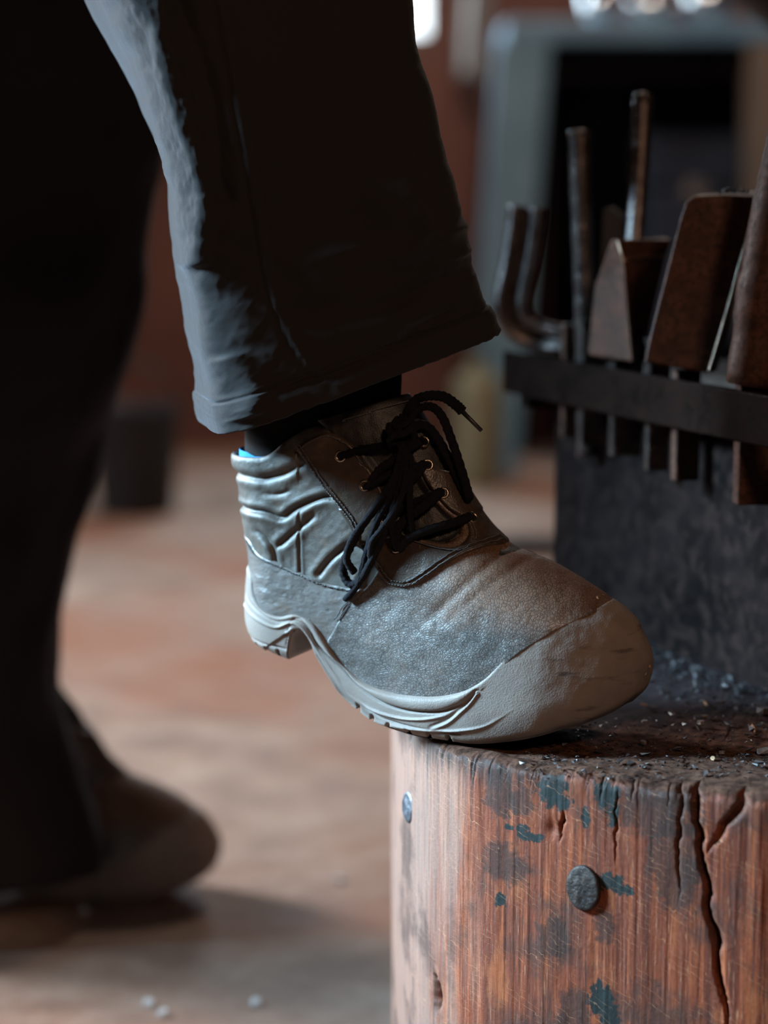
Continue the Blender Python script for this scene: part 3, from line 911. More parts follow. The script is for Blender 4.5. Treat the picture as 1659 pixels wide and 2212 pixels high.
def build_boot(root, NL, NP, heel, mirror, detail):
    B = Boot(root, NL, NP, heel, mirror)
    u, v, z, A = B.u, B.v, B.zp, B.A
    sp = lambda l, n=5: spline(l, n)
    s_sole = -sdist(u, z, sp(L_SOLETOP))                 # >0 below the sole's wavy top line
    arch_z = pch(u, [0] + ARCH_U + [.32], [-.01] + [.0, .0425, .050, .060, .0665, .0665, .0615, .0475, .028, .0115, .0045, -.005] + [-.01])
    s_arch = z - arch_z
    dg, d2, d3, d4 = [sdist(u, z, sp(l)) for l in (L_G, L_2, L_3, L_4)]
    zone = sm(u, .070, .10) * (1 - sm(u, .200, .222))
    bw_ = np.clip(s_sole / (s_sole + np.maximum(dg, 0) + 1e-5), 0, 1)
    ex = .0026 * np.sin(np.pi * bw_) ** .7 * (dg > 0) * (s_sole > 0) * zone
    ex = ex - .0016 * np.exp(-(dg / .0011) ** 2) * (1 - sm(u, .198, .214)) * (.4 + .6 * sm(u, .05, .08))
    ex = ex + .0013 * np.exp(-(d2 / .0010) ** 2) * (1 - sm(u, .180, .200))
    ex = ex + .0014 * np.exp(-(d3 / .0010) ** 2) * (1 - sm(u, .19, .245))
    ex = ex + .0012 * np.exp(-(d4 / .0010) ** 2) * sm(z, .007, .014) - .0009 * np.exp(-((d4 - .0022) / .0012) ** 2) * sm(z, .007, .014)
    ex = ex - .0012 * sm(-d3, .0, .0015) * (u < .24) * (1 - sm(u, .17, .24))
    hgt = z - np.maximum(zsole(u, .052), arch_z)
    for nu in (.031, .041, .051, .118, .130, .143, .158, .174, .190):
        ex = ex - .0042 * np.exp(-((u - nu) / .0013) ** 4) * (1 - sm(hgt, .005, .0075))
    ex = ex - .0010 * np.exp(-((hgt - .0085) / .0010) ** 2) * (u < .2)
    ex = ex + .0012 * sm(u, .22, .29) * fbm(u * 60, v * 60, z * 60, 3, 4)
    sole = B.panel('sole', np.minimum(s_sole, s_arch), .0036, .0030, M['rubber'], None, ex)
    # underside with the heel block and arch
    us = np.concatenate([np.linspace(.026, .055, 14), np.linspace(.0565, .064, 12), np.linspace(.067, .295, 90)])
    zb = np.maximum(zsole(us, .052), pch(us, [0] + ARCH_U + [.32], [-.01] + [.0, .0425, .050, .060, .0665, .0665, .0615, .0475, .028, .0115, .0045, -.005] + [-.01]))
    vl, vm = [], []
    ml, mm = np.flatnonzero(B.A > 0), np.flatnonzero(B.A < 0)
    for a_, z_ in zip(us, zb):
        i = ml[np.argmin((u[ml] - a_) ** 2 + (z[ml] - z_ - .0008) ** 2)]; vl.append(v[i] - .0012)
        i = mm[np.argmin((u[mm] - a_) ** 2 + (z[mm] - z_ - .0008) ** 2)]; vm.append(v[i] + .0012)
    lift = (heel - .052) * (1 - sm(us, .03, .16))
    nb = 9
    Vb = np.array([[a_, l + (m_ - l) * k / (nb - 1), z_ + lf] for a_, l, m_, z_, lf in zip(us, vl, vm, zb, lift) for k in range(nb)])
    idx = np.arange(len(us) * nb).reshape(len(us), nb)
    Fb = np.stack([idx[:-1, :-1], idx[:-1, 1:], idx[1:, 1:], idx[1:, :-1]], -1).reshape(-1, 4)
    mesh_obj('outsole_bottom', B.fix(Vb), Fb, M['rubber'], sole)
    # quilted padded collar (the whole inner upper)
    s_col = -sdist(u, z, sp(L_COLLAR))
    s_thr = polysd(A, z, spline(P_THROAT, 4, True))
    puff = np.zeros(len(u))
    if detail:
        for pts, wd, dp in [([(.0, .1745), (.0254, .1743), (.0422, .1739), (.0608, .1794), (.078, .189)], .0020, .0026),
                            ([(.0, .150), (.0252, .1501), (.0428, .1495), (.056, .1466), (.0672, .1539), (.0894, .1634), (.105, .1627)], .0017, .0030),
                            ([(.0473, .1206), (.0591, .1314), (.0744, .144), (.0858, .1531)], .0018, .0024),
                            ([(.0843, .108), (.0954, .1206), (.1143, .1357)], .0018, .0026),
                            ([(.0696, .105), (.069, .1268), (.0705, .1473), (.0732, .1593)], .0009, .0014),
                            ([(.0289, .1372), (.0398, .1317), (.0472, .1238), (.050, .112)], .0018, .0026),
                            ([(.0378, .1636), (.053, .1631), (.0677, .1687)], .0015, .0014)]:
            dd = sdist(u, z, spline(pts, 5))
            ends = [q for q in (pts[0], pts[-1]) if q[0] > .02 and q[1] > .112]
            for q in ends: dp = dp * sm(np.hypot(u - q[0], z - q[1]), 0, .014)
            puff = puff - dp * np.exp(-(np.abs(dd) / wd) ** 1.6) + .3 * dp * np.exp(-((np.abs(dd) - 2.6 * wd) / (1.6 * wd)) ** 2)
        puff = puff + .0014 * fbm(u * 55, v * 40, z * 60, 4, 8)
        puff = puff + .0022 * np.exp(-((z - .186 - (u < 0) * 0) / .008) ** 2) * (u < .07)
    s_up = np.minimum.reduce([s_col, .006 - s_sole, .004 - s_thr])
    pad = B.panel('padded_collar', s_up, .0012, .004, M['pad'], None, puff, 0, .0025)
    # leather quarter round the heel
    s_sad = np.minimum.reduce([-sdist(u, z, sp(L_SADTOP)), sdist(u, z, sp(L_VAMPBACK)) + .004, .006 - s_sole])
    wr = .0006 * fbm(u * 120, v * 60, z * 200, 3, 2)
    saddle = B.panel('heel_quarter', s_sad, .0020, .0022, M['saddle'], None, wr)
    # vamp
    s_vamp = np.minimum.reduce([-sdist(u, z, sp(L_VAMPBACK)), .006 - s_sole, .003 - s_thr])
    flex = -.0009 * np.exp(-((sdist(u, z, spline([(.165, .075), (.19, .10), (.2185, .13)], 6))) / .0035) ** 2) * sm(z, .07, .10)
    flex = flex - .0005 * np.exp(-((sdist(u, z, spline([(.185, .08), (.21, .105), (.232, .123)], 6))) / .003) ** 2) * sm(z, .08, .105)
    # the steel toe puff: slight ridge where the cap ends
    flex = flex + .0015 * sm(u, .215, .245) * (1 - sm(u, .262, .30))
    vamp = B.panel('vamp', s_vamp, .0026, .0022, M['leather'], None, flex + .0006 * fbm(u * 90, v * 90, z * 90, 3, 6))
    # lower lace facing
    d_ov = -sdist(u, z, sp(L_OVER))
    s_ov = np.minimum.reduce([d_ov, -s_thr, .162 - z + .10 * (u - .15)])
    over = B.panel('lace_facing_lower', s_ov, .0040, .0022, M['overlay'], None, .0005 * fbm(u * 120, v * 120, z * 120, 3, 16))
    # eyestays
    s_ey = np.minimum(polysd(u, z, spline(P_EYE, 3, True)), -s_thr)
    eye = B.panel('eyestay', s_ey, .0052, .0022, M['overlay'], None, .0005 * fbm(u * 100, v * 100, z * 100, 3, 26))
    # tongue
    s_to = np.minimum.reduce([np.maximum(s_thr + .009, -s_col - .0005), (A + .030) * 1.0, .070 - A, z - .125])
    tongue = B.panel('tongue', s_to, .0018, .004, M['tongue'], None, .0014 * fbm(u * 60, v * 60, z * 60, 3, 36) - .0030 * sm(s_thr, .0, .006) * (z < .2), 0, .003)
    # blue lining inside the collar
    s_li = np.minimum.reduce([s_col + .0030 * (1 - sm(u, .022, .035)), z - .165, .085 - u, u - .0])
    B.panel('collar_lining', s_li, .0, .001, M['lining'], pad, None if False else 0.0, -.0024)
    if not detail: return B

    # --- stitching
    def seam(name, pts, off, parent, shift=0.0, **kw):
        P2 = resample(spline(pts, 6), .0012)
        if shift:
            t = np.gradient(P2, axis=0); t /= np.linalg.norm(t, axis=1, keepdims=True) + 1e-9
            P2 = P2 + np.stack([-t[:, 1], t[:, 0]], -1) * shift
        P3, N3 = B.on_uz(P2, off)
        return stitch_mesh(name, P3, N3, M['thread'], parent, **kw)
    ov = L_OVER[2:11]
    seam('stitching', ov, .0042, over, -.0022)
    seam('stitching', ov, .0043, over, -.0050)
    ey = L_EYEBACK[:6]
    seam('stitching', ey, .0052, eye, .0020)
    seam('stitching', ey, .0053, eye, .0046)
    seam('stitching', P_EYE[0:6], .0052, eye, -.0024)
    seam('stitching', L_SADTOP[2:9], .0021, saddle, -.0024)
    seam('stitching', [(.120, .100), (.1100, .089), (.1000, .0755)], .0027, vamp, -.0022, pitch=.0034)
    seam('stitching', [(.122, .0975), (.1130, .087), (.1040, .0750)], .0027, vamp, -.0030, pitch=.0034)
    tp = []
    for a_ in np.linspace(.056, -.005, 40):
        m = np.flatnonzero(np.abs(A - a_) < .0016)
        i = m[np.argmax(z[m])]
        j = m[np.argmin(np.abs(z[m] - (z[i] - .0050)))]
        tp.append(np.concatenate([B.P[j] + B.N[j] * .0022, B.N[j]]))
    tp = np.array(tp)
    stitch_mesh('stitching', tp[:, :3], tp[:, 3:], M['thread'], tongue)
    # inner bar of stitching around the bottom of the throat
    P3, N3 = [], []
    for a_, z_ in resample(spline([(.0665, .150), (.0685, .1400), (.060, .1315), (.047, .1293), (.033, .1320), (.019, .1385), (.0130, .1480)], 6), .0012):
        p, n_ = B.on_az(a_, z_, .0046); P3.append(p); N3.append(n_)
    stitch_mesh('stitching', np.array(P3), np.array(N3), M['thread'], over)

    # --- eyelets
    EL = [(.0731, .1937), (.0690, .1734), (.0715, .1500), (.0894, .1309)]
    EM = [(.0150, .2020), (.0205, .1866), (.0195, .1674), (.0110, .1492)]
    lab = []
    for side, lst in (('L', EL), ('M', EM)):
        for a_, z_ in lst:
            p, n_ = B.on_az(a_, z_, .0050)
            q = Vector(n_).to_track_quat('Z', 'Y').to_matrix()
            mb = MB()
            prof = [(.0023, -.003)] + [(.0033 + .0010 * math.cos(t), .0009 * math.sin(t)) for t in np.linspace(math.pi, 0, 9)] + [(.0043, -.003)]
            vs, fs = [], []
            n = 28
            for r_, h_ in prof:
                for k in range(n):
                    a = 2 * math.pi * k / n
                    vs.append(Vector(p) + q @ Vector((r_ * math.cos(a), r_ * math.sin(a), h_)))
            for i in range(len(prof) - 1):
                for k in range(n):
                    fs.append((i * n + k, i * n + (k + 1) % n, (i + 1) * n + (k + 1) % n, (i + 1) * n + k))
            e = mb.add(vs, fs).build('eyelet', M['brass'], root, True)
            hd = MB().lathe(Vector(p), [(.0026, -.0006), (.0026, -.0002)], 20, q).build('eyelet_hole', M['hole'], e, True)
    # --- lace: crossings, knot, bow loops and loose end
    mb = MB()
    W = .0028
    def strand(pts, r=W, n=8):
        P = spline(pts, 9)
        rr = [r * 1.30 * (1 + .10 * math.sin(i * 2.2)) for i in range(len(P))]
        mb.tube(P, rr, n, True, .72)
    az = lambda a_, z_, off=.006: B.on_az(a_, z_, off)[0]
    for i in range(4):
        for (a0, z0), (a1, z1) in (((EL[i]), (EM[min(i, 3)])), ((EL[i]), (EM[max(i - 1, 0)])) if i else ((EL[0]), (EM[0]))):
            pts = [az(a0, z0, .000), az(a0 - .004, z0 + .0005, .0065)]
            for t in (.3, .55, .8):
                pts.append(az(a0 + (a1 - a0) * t, z0 + (z1 - z0) * t + .002 * math.sin(t * 3), .0050 + .003 * (i % 2) + .0015 * t))
            pts += [az(a1 + .003, z1, .0065), az(a1, z1, .000)]
            strand(pts)
    # bow: left loop hanging over the quarter, and tangled strands down the throat
    def uz(lst, off):
        P3, N3 = B.on_uz([q[:2] for q in lst], 0.0)
        return [p + n_ * (q[2] if len(q) > 2 else off) for p, n_, q in zip(P3, N3, lst)]
    k1 = az(.030, .2000, .012)
    strand([k1] + uz([(.145, .1899), (.1376, .1672), (.1248, .1477), (.1122, .1269, .009), (.1080, .1130, .008), (.1140, .1045, .0075), (.1235, .1085, .008), (.1309, .1190), (.1388, .1388), (.1440, .1612, .013), (.1468, .1868, .014)], .0115) + [k1], .0028)
    strand([k1] + uz([(.1450, .1840), (.1400, .1640), (.1330, .1460), (.1290, .1280, .011), (.1225, .1080, .0085), (.1150, .0985, .0065), (.1090, .0925, .0050)], .0135), .0025)
    strand([k1] + uz([(.1470, .1850), (.1465, .1660), (.1440, .1500), (.1455, .1380, .0095), (.1472, .1309, .006)], .0135), .0024)
    strand([k1] + uz([(.1500, .1880), (.1520, .1690), (.1550, .1520), (.1580, .1400, .0080)], .0120), .0024)
    strand([k1] + uz([(.1420, .1800), (.1330, .1600), (.1200, .1400), (.1150, .1240), (.1190, .1130, .010)], .0150), .0024)
    strand([k1] + uz([(.1485, .1780), (.1460, .1580), (.1385, .1440), (.1330, .1330), (.1320, .1200, .0095)], .0160), .0024)

    # knot
    k0 = Vector(az(.024, .2100, .012))
    for q in range(5):
        c = k0 + Vector((random.uniform(-.004, .004), random.uniform(-.004, .004), random.uniform(-.008, .006)))
        ring = []
        e1 = Vector((random.uniform(-1, 1), random.uniform(-1, 1), random.uniform(-.4, 1))).normalized()
        e2 = e1.orthogonal().normalized()
        for t in np.linspace(0, 5.2, 9):
            ring.append(np.array(c + (e1 * math.cos(t) + e2 * math.sin(t)) * .0072))
        strand(ring, .0026)
    # right loop hanging free in front of the ankle
    kz = np.array(k0)
    strand([kz, (.1500, -.014, .2250), (.1600, -.012, .2280), (.1690, -.012, .2215), (.1765, -.012, .2050), (.1835, -.012, .1860), (.1890, -.012, .1690), (.1885, -.010, .1655), (.1835, -.010, .1735),
            (.1745, -.010, .1900), (.1655, -.012, .2060), (.1560, -.013, .2150), kz + np.array([.002, 0, -.002])], .0027)
    # long free end
    strand([kz, (.1470, -.012, .2300), (.1575, -.012, .2352), (.1700, -.012, .2352), (.1800, -.012, .2295), (.1845, -.012, .2255)], .0028)
    lace = mb.build('lace', M['lace'], root, True)
    tip = MB().tube([(.1838, -.012, .2260), (.1900, -.012, .2205), (.1985, -.012, .2130)], [.0019, .0016, .0015], 8).build('lace_tip', M['lace_tip'], lace, True)
    # clods of dirt caught on the toe edge
    dm = MB()
    for k in range(16):
        t = random.random()
        p = Vector(az(random.uniform(-.004, .012), .0, .0))
        i = B.near_az(random.uniform(-.002, .02), random.uniform(.094, .099)) if k < 11 else B.near_az(random.uniform(.0, .01), random.uniform(.05, .06))
        c = B.P[i] + B.N[i] * .0034
        r_ = random.uniform(.0006, .0016)
        vs = [Vector(c) + Vector((random.uniform(-1, 1), random.uniform(-1, 1), random.uniform(-1, 1))) * r_ for _ in range(4)]
        dm.add(vs, [(0, 1, 2), (0, 2, 3), (0, 3, 1), (1, 3, 2)])
    o = dm.build('dirt_crumbs', M['chip'], vamp)
    o['kind'] = 'stuff'
    return B

boot = empty('work_boot', BOOT_O, -TH)
tag(boot, 'dusty brown laced safety boot with pale rubber sole resting on the stump', 'boot', 'pair of work boots')
build_boot(boot, 370, 860, .052, False, True)
boot2 = empty('work_boot', (-.490, 2.235, .002), math.radians(-2))
tag(boot2, 'dark blurred work boot standing flat on the floor behind', 'boot', 'pair of work boots')
build_boot(boot2, 90, 220, .018, True, False)

# ------------------------------------------------------------------ the person: trousers, sock, body
PERSON_LOC = (-.36, 2.18, 0)
person = empty('person', PERSON_LOC)
tag(person, 'person in dark twill work trousers stepping one foot up on the stump', 'person')

def grid_faces(nr, n, closed=True):
    idx = np.arange(nr * n).reshape(nr, n)
    if closed:
        r = np.roll(idx, -1, 1)
        return np.stack([idx[:-1], r[:-1], r[1:], idx[1:]], -1).reshape(-1, 4)
    return np.stack([idx[:-1, :-1], idx[:-1, 1:], idx[1:, 1:], idx[1:, :-1]], -1).reshape(-1, 4)

# raised leg: left edge (u,z), right edge (u,z), half depth, in boot-local metres
LEG = [(-.026, .2130, .2020, .2810, .076), (-.033, .245, .193, .309, .080), (-.043, .301, .1795, .349, .084), (-.0540, .3666, .169, .392, .088), (-.085, .445, .150, .455, .093),
       (-.118, .518, .133, .515, .098), (-.130, .565, .118, .570, .100)]
NS, NA = 300, 420
def raised_leg():
    R = np.array(LEG)
    s = np.linspace(0, len(R) - 1, NS)
    ul, zl, ur, zr, dp = [pch(s, range(len(R)), R[:, c])[:, None] for c in range(5)]
    ps = np.linspace(0, 2 * np.pi, NA, endpoint=False)[None, :]
    c, sn = np.cos(ps), np.sin(ps)
    e = 2 / 5.5
    cc, ss = np.sign(c) * np.abs(c) ** e, np.sign(sn) * np.abs(sn) ** e
    xi = (1 - cc) / 2
    u = ul + (ur - ul) * xi
    v = -dp * ss - .004
    z = zl + (zr - zl) * xi
    H = s[:, None] + 0 * ps                           # 0 hem .. 6 knee
    near = sn > 0
    off = .0045 * vnoise(xi * 5 + H * .8, H * 1.1, near * 3.0, 3) * sm(H, .1, 1.0) + .0012 * fbm(xi * 14, H * 5, near * 3.0, 3, 5)
    # soft cross folds on the side facing the camera, and crumples down the back of the calf
    def fold(pts, w, a):
        d = np.abs(sdist(xi, H, spline(pts, 6)))
        return a * np.exp(-(d / w) ** 2) * near
    off = off + fold([(.30, .55), (.45, .50), (.62, .62), (.75, .85)], .10, -.0050)
    off = off + fold([(.40, 1.6), (.60, 1.35), (.85, 1.45)], .12, -.0045)
    off = off + fold([(.55, 2.2), (.75, 1.9), (.92, 2.1)], .10, .0050)
    off = off + fold([(.80, 2.9), (.88, 2.2), (.93, 1.7)], .05, .0035)
    off = off + fold([(.10, .25), (.14, .8), (.09, 1.3)], .05, .0045)
    off = off + fold([(.05, 2.4), (.10, 3.2), (.07, 4.0), (.14, 5.0)], .035, .0060)
    off = off + fold([(.16, 3.0), (.20, 3.8), (.17, 4.8)], .03, -.0045)
    off = off + fold([(.12, 4.2), (.05, 4.8), (.10, 5.4)], .03, .0050)
    off = off + .0022 * fbm(xi * 26, H * 6, near * 3.0, 3, 15) * (1 - sm(xi, .15, .30)) * near * sm(H, 2.0, 3.0)
    # outseam: a felled ridge that runs down the leg
    seam = spline([(.375, 0), (.36, .35), (.31, .9), (.265, 1.7), (.25, 2.7), (.265, 3.8), (.30, 5.4), (.31, 6)], 8)
    dsm = sdist(xi, H, seam)
    off = off + near * (.0016 * np.exp(-((dsm + .018) / .016) ** 4) - .0016 * np.exp(-((dsm - .004) / .006) ** 2))
    # turned-up hem: thicker band with a stitched groove above it
    off = off + .0014 * (1 - sm(H, .60, .66)) - .0012 * np.exp(-((H - .66) / .03) ** 2)
    gu, gv = np.gradient(u, axis=1), np.gradient(v, axis=1)
    ln = np.hypot(gu, gv) + 1e-9
    nu, nv = -gv / ln, gu / ln
    sgn = np.sign((nu * (u - (ul + ur) / 2) + nv * v).mean())
    u, v = u + nu * off * sgn, v + nv * off * sgn
    z = z + .0006 * vnoise(xi * 60, H * 0, near * 3., 44) * (1 - sm(H, 0, .3))
    # the leg is turned a little away from the boot: its flat side looks past the camera to the right
    um = (ul + ur) / 2
    LT = np.radians(pch(s, range(7), [14, 11, 8.5, 8, 12, 17, 17]))[:, None]
    hw = (ur - ul) / 2
    kx = (.906 * hw * pch(s, range(7), [1.10, 1.08, 1.04, 1.03, 1.06, 1.14, 1.14])[:, None] - dp * .92 * np.sin(LT)) / (hw * np.cos(LT))
    cen = BOOT_O + um[..., None] * BU
    X_ = (u - um) * kx * np.cos(LT) - v * np.sin(LT)
    Y_ = (u - um) * kx * np.sin(LT) + v * np.cos(LT)
    Wd = cen + np.stack([X_, Y_, z + 0 * X_], -1)
    return Wd, xi, H, seam
LEGW, LEGXI, LEGH, LEGSEAM = raised_leg()

def ring3(c, a, b, up, n, right=(1, 0, 0)):
    up = Vector(up).normalized()
    r = (Vector(right) - up * Vector(right).dot(up)).normalized()
    f = up.cross(r)
    return np.array([np.array(Vector(c) + r * (-a * math.cos(t)) + f * (-b * math.sin(t))) for t in np.linspace(0, 2 * math.pi, n, endpoint=False)])

rows = [LEGW[i] for i in range(NS)]
# inside of the hem, turned up
cen = LEGW[0].mean(0)
inner = []
for k in range(10, 0, -1):
    j = int(k * 4)
    c = LEGW[j].mean(0)
    inner.append(c + (LEGW[j] - c) * (1 - .012))
lip = cen + (LEGW[0] - cen) * .994 - np.array([0, 0, .0010])
rows = inner + [lip] + rows
# thigh, folded back at the knee to the hip
kc = LEGW[-1].mean(0)
ang0 = LEGW[-1]
THIGH = [((-.105, 1.60, 1.035), .118, .100, (-.2, .55, .75)), ((-.135, 1.68, 1.070), .115, .105, (-.35, .85, .25)), ((-.18, 1.79, 1.080), .11, .11, (-.35, .93, -.05)), ((-.23, 1.92, 1.070), .12, .12, (-.3, .95, -.05)), ((-.27, 2.02, 1.060), .10, .10, (-.3, .95, 0))]
for c, a, b, up in THIGH:
    rows.append(ring3(c, a, b, up, NA, tuple(BU)))
rows = np.array(rows)
Vt, Ft = [rows.reshape(-1, 3)], [grid_faces(len(rows), NA)]
nv = len(Vt[0])
# standing leg and seat, further back: centre, half widths
STAND = [((-.442, 2.18, .050), .156, .140), ((-.444, 2.18, .08), .156, .140), ((-.448, 2.18, .16), .136, .126), ((-.450, 2.18, .26), .115, .115), ((-.434, 2.18, .38), .116, .118), ((-.406, 2.18, .50), .122, .122), ((-.368, 2.17, .62), .128, .125),
         ((-.348, 2.16, .75), .135, .13), ((-.33, 2.14, .88), .15, .15), ((-.31, 2.11, 1.0), .18, .165), ((-.30, 2.08, 1.10), .19, .15), ((-.30, 2.07, 1.18), .175, .135)]
S = np.array([(*c, a, b) for c, a, b in STAND])
t = np.linspace(0, len(S) - 1, 120)
Sc = [pch(t, range(len(S)), S[:, k]) for k in range(5)]
n2 = 160
ph = np.linspace(0, 2 * np.pi, n2, endpoint=False)
_c, _s = np.sign(np.cos(ph)) * np.abs(np.cos(ph)) ** .6, np.sign(np.sin(ph)) * np.abs(np.sin(ph)) ** .6
_lt = math.radians(24)
_x, _y = -Sc[3][:, None] * _c[None] * .86, -Sc[4][:, None] * _s[None] * .86
X = Sc[0][:, None] + _x * math.cos(_lt) - _y * math.sin(_lt); Y = Sc[1][:, None] + _x * math.sin(_lt) + _y * math.cos(_lt); Z = Sc[2][:, None] + 0 * X
fo = .010 * vnoise(np.cos(ph)[None] * 2.2 + 0 * X, Z * 11, np.sin(ph)[None] * 2.2 + 0 * X, 8) + .004 * fbm(np.cos(ph)[None] * 5 + 0 * X, Z * 22, np.sin(ph)[None] * 5 + 0 * X, 3, 9)
X = X - fo * np.cos(ph)[None]; Y = Y - fo * np.sin(ph)[None]
Vt.append(np.stack([X, Y, Z], -1).reshape(-1, 3)); Ft.append(grid_faces(120, n2) + nv)
trousers = adopt(mesh_obj('trousers', np.concatenate(Vt), np.concatenate(Ft), M['twill']), person)
tag(trousers, 'near-black twill work trousers with a frayed hem')

# hem stitching and outseam line on the raised leg
def leg_point(xi, H):
    i = int(round(H / 6 * (NS - 1)))
    half = NA // 2
    j = int(np.argmin(np.abs(LEGXI[0][:half] - xi)))
    p = LEGW[i][j]
    tng = LEGW[i][(j + 1) % NA] - LEGW[i][j - 1]
    ver = LEGW[min(i + 2, NS - 1)][j] - LEGW[max(i - 2, 0)][j]
    nrm = np.cross(tng, ver); nrm /= np.linalg.norm(nrm) + 1e-9
    if np.dot(nrm, p - LEGW[i].mean(0)) < 0: nrm = -nrm
    return p, nrm
pp = [leg_point(x, .68) for x in np.linspace(.03, .97, 240)]
hs = stitch_mesh('hem_stitching', np.array([p + n_ * .0004 for p, n_ in pp]), np.array([n_ for _, n_ in pp]), M['dthread'], None, pitch=.0044, r=.0004)
adopt(hs, trousers); hs.matrix_parent_inverse = Matrix.Translation(-Vector(PERSON_LOC))
# frayed fibres along the hem
fm = MB()
for k in range(420):
    x = random.uniform(.42, .99) if k < 330 else random.uniform(.04, .4)
    p, n_ = leg_point(x, 0)
    p = Vector(p) + Vector((0, 0, .0008))
    l = random.uniform(.0015, .0055) * (1 if x > .42 else .6)
    d = Vector((random.uniform(-1, 1), random.uniform(-.6, .2), random.uniform(-1.3, -.2))).normalized()
    fm.tube([p, p + d * l * .5 + Vector((random.uniform(-.001, .001),) * 3), p + d * l + Vector((random.uniform(-.001, .001), 0, random.uniform(-.001, .0)))], [.00028, .00024, .00015], 4)
fr = fm.build('frayed_edge', M['dthread'], None, True)
fr['kind'] = 'stuff'
adopt(fr, person); fr.parent = trousers; fr.matrix_parent_inverse = Matrix.Translation(-Vector(PERSON_LOC))
def loose(pix, Y, r=.00035):
    o = MB().tube(spline([at(x, y, Y) for x, y in pix], 6), r, 5).build('loose_thread', M['dthread'], None, True)
    o.parent = trousers; o.matrix_parent_inverse = Matrix.Translation(-Vector(PERSON_LOC))
loose([(970, 742), (972, 765), (980, 790), (978, 808), (992, 820), (1003, 838)], 1.44)
loose([(1005, 735), (1015, 748), (1030, 745), (1040, 730), (1052, 722)], 1.43)
loose([(1022, 738), (1030, 748), (1042, 740), (1046, 728)], 1.43, .0003)
loose([(822, 775), (828, 800), (836, 815), (832, 835), (848, 850), (855, 870)], 1.39, .0003)
loose([(838, 772), (845, 800), (840, 825), (852, 850), (842, 880), (838, 905)], 1.39, .0003)
loose([(806, 780), (815, 770), (830, 778), (820, 790)], 1.39, .0003)
loose([(448, 905), (462, 922), (478, 918), (490, 905)], 1.50, .0003)
# sock
srows = []
for zz_, c0, a_, b_ in [(.120, .085, .050, .030), (.150, .078, .058, .032), (.175, .071, .0615, .0335), (.195, .068, .0600, .0345), (.210, .070, .0600, .0345), (.225, .0705, .0605, .0345), (.25, .070, .061, .0345), (.29, .066, .059, .034), (.34, .058, .056, .034), (.38, .05, .056, .035)]:
    srows.append([bw(c0 - a_ * math.cos(t) + 0, -b_ * math.sin(t), zz_ + .30 * (-a_ * math.cos(t)) * sm(np.array(zz_), .16, .20) * 1.0) for t in np.linspace(0, 2 * math.pi, 64, endpoint=False)])
srows = np.array(srows)
sock = adopt(mesh_obj('sock', srows.reshape(-1, 3), grid_faces(len(srows), 64), M['sock']), person)
sock['label'] = 'black sock between boot and hem'
# body inside the clothes (legs and hips in one continuous surface)
bm_v = [Vector((-.28, 2.05, 1.05)), Vector((-.24, 1.97, 1.02)), Vector((-.12, 1.63, 1.00)), Vector(bw(.035, 0, .50)), Vector(bw(.06, 0, .30)), Vector(bw(.07, 0, .13)),
        Vector((-.33, 2.14, 1.02)), Vector((-.39, 2.18, .55)), Vector((-.44, 2.19, .30)), Vector((-.44, 2.20, .09)), Vector((-.29, 2.06, 1.15))]
me = bpy.data.meshes.new('body')
me.from_pydata([tuple(p) for p in bm_v], [(0, 1), (1, 2), (2, 3), (3, 4), (4, 5), (0, 6), (6, 7), (7, 8), (8, 9), (0, 10)], [])
body = bpy.data.objects.new('body', me)
COL.objects.link(body)
me.materials.append(M['skin'])
mod = body.modifiers.new('skin', 'SKIN')
for v_, r_ in zip(me.skin_vertices[0].data, [.10, .085, .058, .05, .034, .028, .085, .055, .05, .03, .11]):
    v_.radius = (r_, r_)
me.skin_vertices[0].data[0].use_root = True
body.modifiers.new('sub', 'SUBSURF').levels = 1
adopt(body, person)

# ------------------------------------------------------------------ steel stand with the tool rail
FA, FB = np.array([.156, 1.94]), np.array([.335, 1.485])
FD = (FB - FA) / np.linalg.norm(FB - FA)                 # along the face, towards the camera
FN = np.array([-abs(FD[1]), -FD[0]])                       # out of the face
FN = np.array([FD[1], -FD[0]])
FN = FN if FN[0] < 0 else -FN
FL = np.linalg.norm(FB - FA)
stand = empty('steel_stand', (*(FA + FD * FL / 2 - FN * .12), STUMP_H - .004))
tag(stand, 'dark steel stand with a flat tool rail standing on the stump', 'tool stand')
def fpt(f, n, z):
    p = FA + FD * f + FN * n
    return np.array([p[0], p[1], z])
def fbox(f0, f1, n0, n1, z0, z1):
    vs = [fpt(f, n, z) for f in (f0, f1) for n in (n0, n1) for z in (z0, z1)]
    return MB().add(vs, [(0, 1, 3, 2), (4, 6, 7, 5), (0, 4, 5, 1), (2, 3, 7, 6), (0, 2, 6, 4), (1, 5, 7, 3)])
